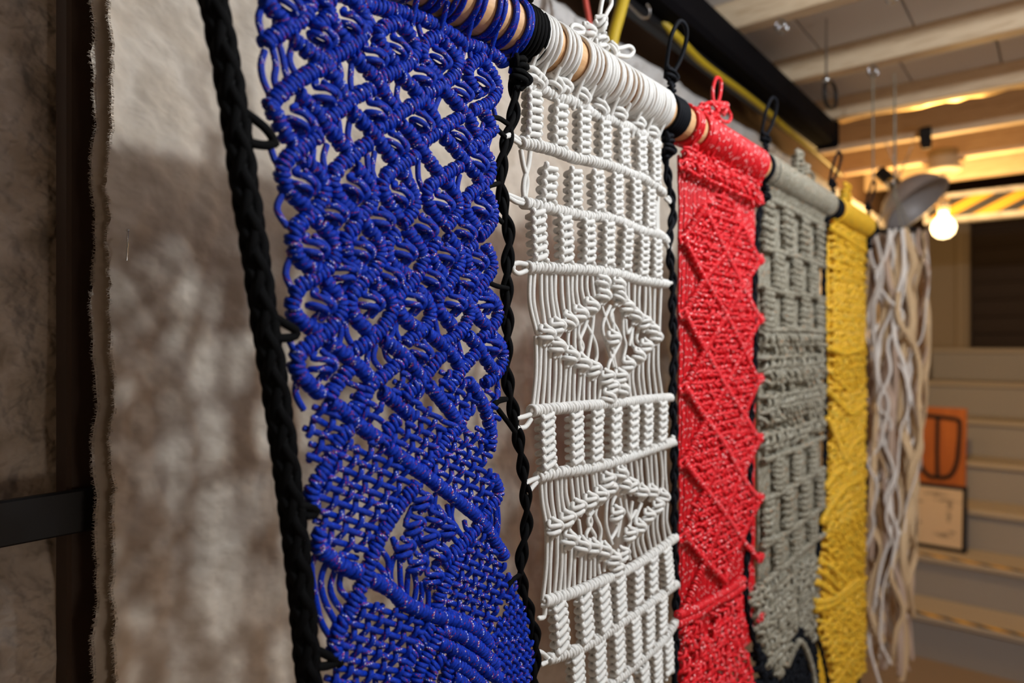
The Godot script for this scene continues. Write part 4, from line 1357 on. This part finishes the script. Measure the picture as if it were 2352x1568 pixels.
# ------------------------------------------------------------------ red panel
func build_red() -> void:
	var m: Material = M.red
	var t := thing("macrame_hanging", "red knotted cord panel of filled diamonds with loose strands at its edges", "wall hanging", at(1660, 1568))
	var xa := x_of(1564)
	var xb := x_of(1738)
	var W := xb - xa
	var xs := []
	for px in [1566, 1571, 1577, 1594, 1599, 1604, 1609, 1614, 1619, 1624, 1629, 1634, 1639, 1646, 1651, 1656, 1661, 1666, 1671, 1677, 1681, 1685, 1690, 1694, 1698, 1703, 1707, 1711, 1715, 1719, 1723, 1727, 1731]:
		xs.append(x_of(px))
	rings(t, xs, m, 0.0215, 0.0024, 6)
	for k in 5:
		var xx := lerpf(xa + 0.01, xb - 0.01, k / 4.0)
		strand(t, "hanging_strand", PackedVector3Array([Vector3(xx, RODY - 0.016, ZP + 0.014), Vector3(xx, RODY - 0.028, ZP + 0.007), Vector3(xx, RODY - 0.045, ZP)]), m, 0.0021, 5)
	# geometry of the diamond net
	var per := 0.084
	var y0 := at(1562, 380).y
	var ylow := at(1562, 1406).y
	var X := func(f: float) -> float: return xa + W * f
	# vertical carrier cords
	var n := 40
	for k in n:
		var f := (k + 0.5) / n
		var edge := f < 0.27 or f > 0.76
		var p := PackedVector3Array()
		var yy := RODY - 0.035
		var ph := rng.randf() * 6.0
		while yy > ylow - 0.12:
			p.append(Vector3(X.call(f) + 0.001 * sin(yy * 40.0 + ph), yy, ZP - 0.0035 + 0.0006 * sin(yy * 75.0)))
			yy -= 0.03
		strand(t, "carrier_cord", p, m, 0.0019, 5, 0.02)
	# header ridges
	ridge(t, "hitched_ridge", PackedVector3Array([Vector3(X.call(0.0), RODY - 0.034, ZP + 0.004), Vector3(X.call(0.4), RODY - 0.036, ZP + 0.004), Vector3(X.call(0.75), RODY - 0.032, ZP + 0.004), Vector3(X.call(1.0), RODY - 0.046, ZP + 0.002)]), m, 0.003, 0.0018, 0.0038, 9, 5)
	var cols := 4
	for i in range(-5, 12):
		for dir in [1.0, -1.0]:
			# runs from edge to edge in four half-diamond steps
			var p := PackedVector3Array()
			for c in cols + 1:
				var f := c / 4.0
				var yy: float = y0 - per * i - dir * per * 0.5 * c
				if yy < RODY - 0.05 and yy > ylow - 0.005:
					p.append(Vector3(X.call(f) + rj(0.003), yy + rj(0.004), ZP + 0.003))
			if p.size() > 1:
				ridge(t, "hitched_ridge", p, m, 0.0026, 0.0018, 0.0042, 9, 5)
	var hg := Geo.new()
	fill(hg, PackedVector3Array([Vector3(X.call(0.02), RODY - 0.018, ZP + 0.004), Vector3(X.call(0.98), RODY - 0.018, ZP + 0.004), Vector3(X.call(0.98), RODY - 0.060, ZP + 0.002), Vector3(X.call(0.02), RODY - 0.056, ZP + 0.002)]), 0.0125, 0.0066, 0.0025, -0.3)
	part(t, "knotted_header", hg, m, "stuff")
	# filled diamonds
	for r in range(-1, 20):
		for c in range(1, 4):
			if (r + c) % 2 == 0:
				continue
			var cy := y0 - per * 0.5 * r
			if cy > RODY - 0.05 or cy < ylow + 0.02:
				continue
			var g := Geo.new()
			var s := 0.96
			fill(g, PackedVector3Array([Vector3(X.call(c / 4.0 - 0.25 * s), cy, ZP), Vector3(X.call(c / 4.0), minf(cy + per * 0.5 * s, RODY - 0.045), ZP), Vector3(X.call(c / 4.0 + 0.25 * s), cy, ZP), Vector3(X.call(c / 4.0), maxf(cy - per * 0.5 * s, ylow), ZP)]), 0.0115, 0.0064, 0.0024, 0.1)
			part(t, "knotted_diamond", g, m, "stuff")
	# edge knots where the ridges reach the dark cords
	for i in range(0, 8):
		for f in [0.0, 1.0]:
			knot(t, Vector3(X.call(f), y0 - per * i, ZP + 0.003), m, 0.0036, 1.5, 1.0, 1.0, 0.0021)
			var sgn := -1.0 if f == 0.0 else 1.0
			var cc := Vector3(X.call(f), y0 - per * i, ZP + 0.002)
			strand(t, "edge_loop", PackedVector3Array([cc, cc + Vector3(sgn * 0.010, 0.003, 0.002), cc + Vector3(sgn * 0.015, 0.0, 0.003), cc + Vector3(sgn * 0.009, -0.005, 0.001), cc + Vector3(0, -0.004, 0)]), m, 0.0021, 6)
	# slanted bars and open net at the bottom
	for q in [[1556, 1412, 1600, 1395, 1660, 1362, 1706, 1330], [1556, 1432, 1600, 1412, 1640, 1385], [1635, 1385, 1680, 1365, 1706, 1345]]:
		ridge(t, "hitched_ridge", traced([0.0, 0.0, 1.0], q, ZP + 0.004), m, 0.0036, 0.002, 0.0042, 9, 5)
	var bn := [[1560, 1440, 1600, 1425, 1625, 1470, 1620, 1520, 1590, 1580, 1570, 1600, 1562, 1520], [1640, 1400, 1700, 1370, 1712, 1440, 1690, 1480, 1660, 1480, 1632, 1440], [1600, 1500, 1640, 1440, 1700, 1470, 1725, 1540, 1735, 1680, 1580, 1680, 1570, 1600]]
	for q in bn:
		var g := Geo.new()
		fill(g, traced([0.0, 0.0, 1.0], q, ZP + 0.002), 0.014, 0.0075, 0.0026, 0.5, 0.0, 0.25)
		part(t, "knotted_net", g, m, "stuff")
	# red tassel on the rod
	var w := thing("cord_tassel", "small red knotted tassel with loops standing on the rod", "tassel", at(1646, 305))
	var D := [1480.0, 180.0, 3.5625]
	var b0 := traced(D, [560, 430, 545, 270])
	sennit(w, b0[0], b0[1], m, 0.008, 0.0055, 0.0078, 0.0023, 10, 5, "stem_sennit")
	for a in [[480, 260, 0.5], [560, 235, -0.4], [640, 250, 0.9]]:
		knot(w, at(1480 + a[0] / 3.5625, 180 + a[1] / 3.5625), m, 0.0042, a[2], 1.0, 1.0, 0.0023)
	for a in [[565, 210, 560, 100, 580, 10, 600, -5, 625, 20, 625, 100, 605, 200], [600, 200, 660, 230, 705, 300, 695, 350, 650, 355, 600, 310, 590, 260], [520, 250, 450, 235, 440, 265, 490, 300], [490, 210, 560, 195, 640, 210, 600, 250]]:
		strand(w, "loop", traced(D, a, ZP + 0.003), m, 0.0023, 6)

# ------------------------------------------------------------------ olive panel
func build_olive() -> void:
	var m: Material = M.olive
	var t := thing("macrame_hanging", "olive grey speckled cord panel with blocks of short bars and straight strands", "wall hanging", at(1800, 1568))
	var xa := x_of(1748)
	var xb := x_of(1888)
	var W := xb - xa
	var xs := []
	var x := xa
	while x < xb + 0.02:
		xs.append(x)
		x += 0.0060 + rj(0.0004)
	rings(t, xs, m, 0.0215, 0.0029, 7)
	var Y := func(py: float, f := 0.0) -> float: return at(1748, py).y
	var ybars := [Y.call(452), Y.call(570), Y.call(662), Y.call(758)]
	var ylow := [Y.call(1058), Y.call(1148), Y.call(1255), Y.call(1336)]
	var yend: float = Y.call(1420)
	# straight carrier strands
	var n := 56
	for k in n:
		var f := (k + 0.5) / n
		var p := PackedVector3Array()
		var yy := RODY - 0.018
		var ph := rng.randf() * 6.0
		while yy > yend - 0.02:
			p.append(Vector3(xa + W * f + 0.0006 * sin(yy * 40.0 + ph), yy, ZP - 0.005 + (0.014 if yy > RODY - 0.02 else 0.0)))
			yy -= 0.03
		strand(t, "carrier_cord", p, m, 0.0023, 6, 0.03)
	for y in ybars + ylow:
		var yy: float = y
		ridge(t, "knotted_bar", PackedVector3Array([Vector3(xa, yy, ZP + 0.003), Vector3(xa + W * 0.3, yy + rj(0.002), ZP + 0.003), Vector3(xa + W * 0.65, yy + rj(0.003), ZP + 0.003), Vector3(xb, yy, ZP + 0.003)]), m, 0.0032, 0.002, 0.0042, 9, 5)
	# chequered blocks of short bars
	var pairs := [[ybars[0], ybars[1], 0], [ybars[1], ybars[2], 1], [ybars[2], ybars[3], 0], [ylow[0], ylow[1], 1], [ylow[1], ylow[2], 0], [ylow[2], ylow[3], 1]]
	for pr in pairs:
		for c in 7:
			if c % 2 != pr[2]:
				continue
			var f0 := c / 7.0 + 0.01
			var f1 := (c + 1) / 7.0 - 0.01
			var rows := 6
			for r in rows:
				var yy: float = lerpf(pr[0], pr[1], (r + 0.7) / (rows + 0.4))
				ridge(t, "short_bar", PackedVector3Array([Vector3(xa + W * f0, yy + 0.002, ZP + 0.002), Vector3(xa + W * (f0 + f1) * 0.5, yy - 0.001, ZP + 0.004), Vector3(xa + W * f1, yy, ZP + 0.002)]), m, 0.0033, 0.0024, 0.0052, 8, 5)
	# wavy rows of slanted loops
	var yw0: float = Y.call(772)
	var yw1: float = Y.call(1040)
	for r in 6:
		var g := Geo.new()
		var ya: float = lerpf(yw0, yw1, (r + 0.06) / 6.0)
		var yb: float = lerpf(yw0, yw1, (r + 0.86) / 6.0)
		fill(g, PackedVector3Array([Vector3(xa + W * (0.04 if r in [2, 3] else 0.0), ya, ZP), Vector3(xb, ya, ZP), Vector3(xb, yb, ZP), Vector3(xa + W * (0.04 if r in [2, 3] else 0.0), yb, ZP)]), 0.0165, 0.0100, 0.0038, 0.75 if r % 2 else -0.75, 0.002, 0.1)
		part(t, "looped_row", g, m, "stuff")
	# close knots towards the bottom, split round a dark gap
	var o := [0.0, 0.0, 1.0]
	var g2 := Geo.new()
	fill(g2, traced(o, [1722, 1352, 1770, 1335, 1860, 1268, 1876, 1300, 1866, 1420, 1862, 1470, 1832, 1430, 1800, 1500, 1790, 1560, 1760, 1530, 1735, 1440], ZP), 0.0165, 0.0105, 0.0040, 0.6, 0.001, 0.2)
	part(t, "knotted_mesh", g2, m, "stuff")
	var g3 := Geo.new()
	fill(g3, traced(o, [1832, 1432, 1872, 1480, 1890, 1680, 1762, 1680, 1738, 1500, 1742, 1460, 1765, 1545, 1795, 1560, 1808, 1500], ZP), 0.0165, 0.0105, 0.0040, 0.6, -0.002, 0.2)
	part(t, "dark_knotted_gap", g3, M.navy, "stuff", "black cord filling below the olive knots")
	ridge(t, "knotted_bar", traced(o, [1806, 1530, 1822, 1492, 1836, 1472, 1850, 1490, 1866, 1540, 1874, 1600], ZP + 0.006), m, 0.0034, 0.0022, 0.005, 8, 5)
	# tassel
	var w := thing("cord_tassel", "small olive speckled knotted tassel standing on the rod", "tassel", at(1842, 415))
	var D := [1680.0, 340.0, 3.41]
	var b0 := traced(D, [505, 260, 520, 70])
	sennit(w, b0[0], b0[1], m, 0.010, 0.0065, 0.009, 0.003, 10, 5, "stem_sennit")
	for a in [[520, 60, 0.4], [570, 170, 0.8]]:
		knot(w, at(1680 + a[0] / 3.41, 340 + a[1] / 3.41), m, 0.005, a[2], 1.0, 1.0, 0.003)
	strand(w, "loop", traced(D, [570, 190, 620, 190, 645, 240, 620, 260, 600, 230], ZP + 0.003), m, 0.003, 6)

# ------------------------------------------------------------------ yellow panel
func left_of_yellow(py: float) -> float:
	if py < 1080.0:
		return 1903.0
	return lerpf(1900.0, 1874.0, (py - 1080.0) / 340.0) if py < 1420.0 else lerpf(1874.0, 1922.0, (py - 1420.0) / 200.0)

func build_yellow() -> void:
	var m: Material = M.yellow
	var t := thing("macrame_hanging", "golden yellow densely knotted cord panel with green flecks", "wall hanging", at(1930, 1568))
	var o := [0.0, 0.0, 1.0]
	var xs := []
	var x := x_of(1916)
	while x < x_of(1982):
		xs.append(x)
		x += 0.0058
	rings(t, xs, m, 0.0225, 0.0032, 6)
	var outline := [1902, 500, 1982, 545, 1982, 700, 1984, 900, 1982, 1100, 1972, 1280, 1972, 1568, 1972, 1680, 1920, 1680, 1890, 1540, 1868, 1420, 1878, 1300, 1892, 1200, 1896, 1080, 1902, 900, 1902, 700]
	var n := 44
	var ya := RODY - 0.015
	var yz := at(1920, 1640).y
	for k in n:
		var f := (k + 0.5) / n
		var p := PackedVector3Array()
		var yy := ya
		while yy > yz:
			var py := 784.0 - (yy - CH) / at(1930, 784).distance_to(Vector3(0, CH, 0)) * FPX
			var l := left_of_yellow(py)
			p.append(Vector3(lerpf(x_of(l), x_of(1980), f), yy, ZP - 0.004))
			yy -= 0.04
		strand(t, "carrier_cord", p, m, 0.0032, 5, 0.03)
	var bands := [[500, 640], [640, 800], [800, 905], [905, 1090], [1090, 1230], [1230, 1420], [1420, 1620]]
	var bi := 0
	for b in bands:
		var la := left_of_yellow(b[0]) + 3.0
		var lb := left_of_yellow(b[1]) + 3.0
		var g := Geo.new()
		var pa := at(la, b[0])
		var pb := at(lb, b[1])
		var xr := x_of(1980)
		fill(g, PackedVector3Array([pa, Vector3(xr, pa.y, ZP), Vector3(xr, pb.y, ZP), pb]), 0.0155, 0.0092, 0.0043, [0.3, 0.9, -0.6, 1.0, 0.7, -0.5, 0.2][bi], 0.001, 0.22)
		part(t, "knotted_band", g, m, "stuff")
		bi += 1
	for q in [[1900, 520, 1940, 545, 1985, 575], [1902, 900, 1925, 925, 1955, 950, 1985, 925], [1900, 960, 1920, 1010, 1938, 1060], [1940, 1060, 1960, 1020, 1982, 1000], [1895, 1120, 1915, 1090, 1938, 1075], [1888, 1200, 1910, 1160, 1940, 1120, 1978, 1100], [1882, 1290, 1905, 1300, 1935, 1330], [1878, 1310, 1900, 1325, 1925, 1350], [1874, 1335, 1892, 1345, 1912, 1362], [1870, 1400, 1915, 1385, 1970, 1345], [1870, 1382, 1915, 1372, 1970, 1330], [1905, 800, 1940, 812, 1982, 800]]:
		ridge(t, "hitched_ridge", traced(o, q, ZP + 0.007), m, 0.004, 0.003, 0.006, 8, 5)
	var w := thing("cord_tassel", "small yellow knotted tassel standing on the rod", "tassel", at(1935, 480))
	var b0 := traced(o, [1940, 488, 1941, 440])
	sennit(w, b0[0], b0[1], m, 0.012, 0.007, 0.009, 0.0034, 10, 5, "stem_sennit")
	knot(w, at(1942, 432), m, 0.0055, 0.3, 1.0, 1.0, 0.0034)

# ------------------------------------------------------------------ bundle of torn strips
func build_strips() -> void:
	var top := fwd_at(2055, 535, 1.78)
	var t := thing("strip_bundle", "hanging bundle of knotted pale and tan torn cloth strips beside the yellow panel", "wall hanging", Vector3(top.x, 0.3, top.z))
	var ring := PackedVector3Array()
	for k in 25:
		var w := TAU * k / 24.0
		ring.append(top + Vector3(0.06 * cos(w), 0.0, 0.06 * sin(w)))
	strand(t, "hoop", ring, M.blackmetal, 0.006, 8, 0.01)
	for e in [0.6, 2.7, 4.8]:
		strand(t, "hanger", PackedVector3Array([top + Vector3(0.06 * cos(e), 0, 0.06 * sin(e)), top + Vector3(0.02 * cos(e), 0.07, 0.02 * sin(e)), top + Vector3(0, 0.13, 0), top + Vector3(0, JOIST - top.y, 0)]), M.olive, 0.002, 5, 0.03)
	var mats := [M.strip_pale, M.strip_tan, M.strip_brown, M.strip_pale]
	for k in 64:
		var a := TAU * k / 64.0 * 5.0 + rj(0.3)
		var rr := lerpf(0.02, 0.068, sqrt(rng.randf()))
		var p := PackedVector3Array()
		var y := top.y
		var l := rng.randf_range(0.9, 1.2)
		var a2 := a
		var r2 := rr
		while y > top.y - l:
			var dn := (top.y - y) / l
			p.append(Vector3(top.x + cos(a2) * r2 * (1.05 - 0.35 * maxf(dn - 0.4, 0.0)) - 0.03 * dn, y, top.z + sin(a2) * r2 * (1.05 - 0.35 * maxf(dn - 0.4, 0.0)) - 0.02 * dn))
			y -= rng.randf_range(0.045, 0.10)
			a2 += rj(0.5)
			r2 = clampf(r2 + rj(0.02), 0.01, 0.075)
		var g := Geo.new()
		var pale := k % 4 == 0 or k % 4 == 3
		g.tube(spl(p, 0.012), rng.randf_range(0.0035, 0.0055) if pale else rng.randf_range(0.006, 0.012), 6, 0.0, 1.0, 0.45, Vector3(cos(a), 0, sin(a)))
		part(t, "strip", g, mats[k % 4])
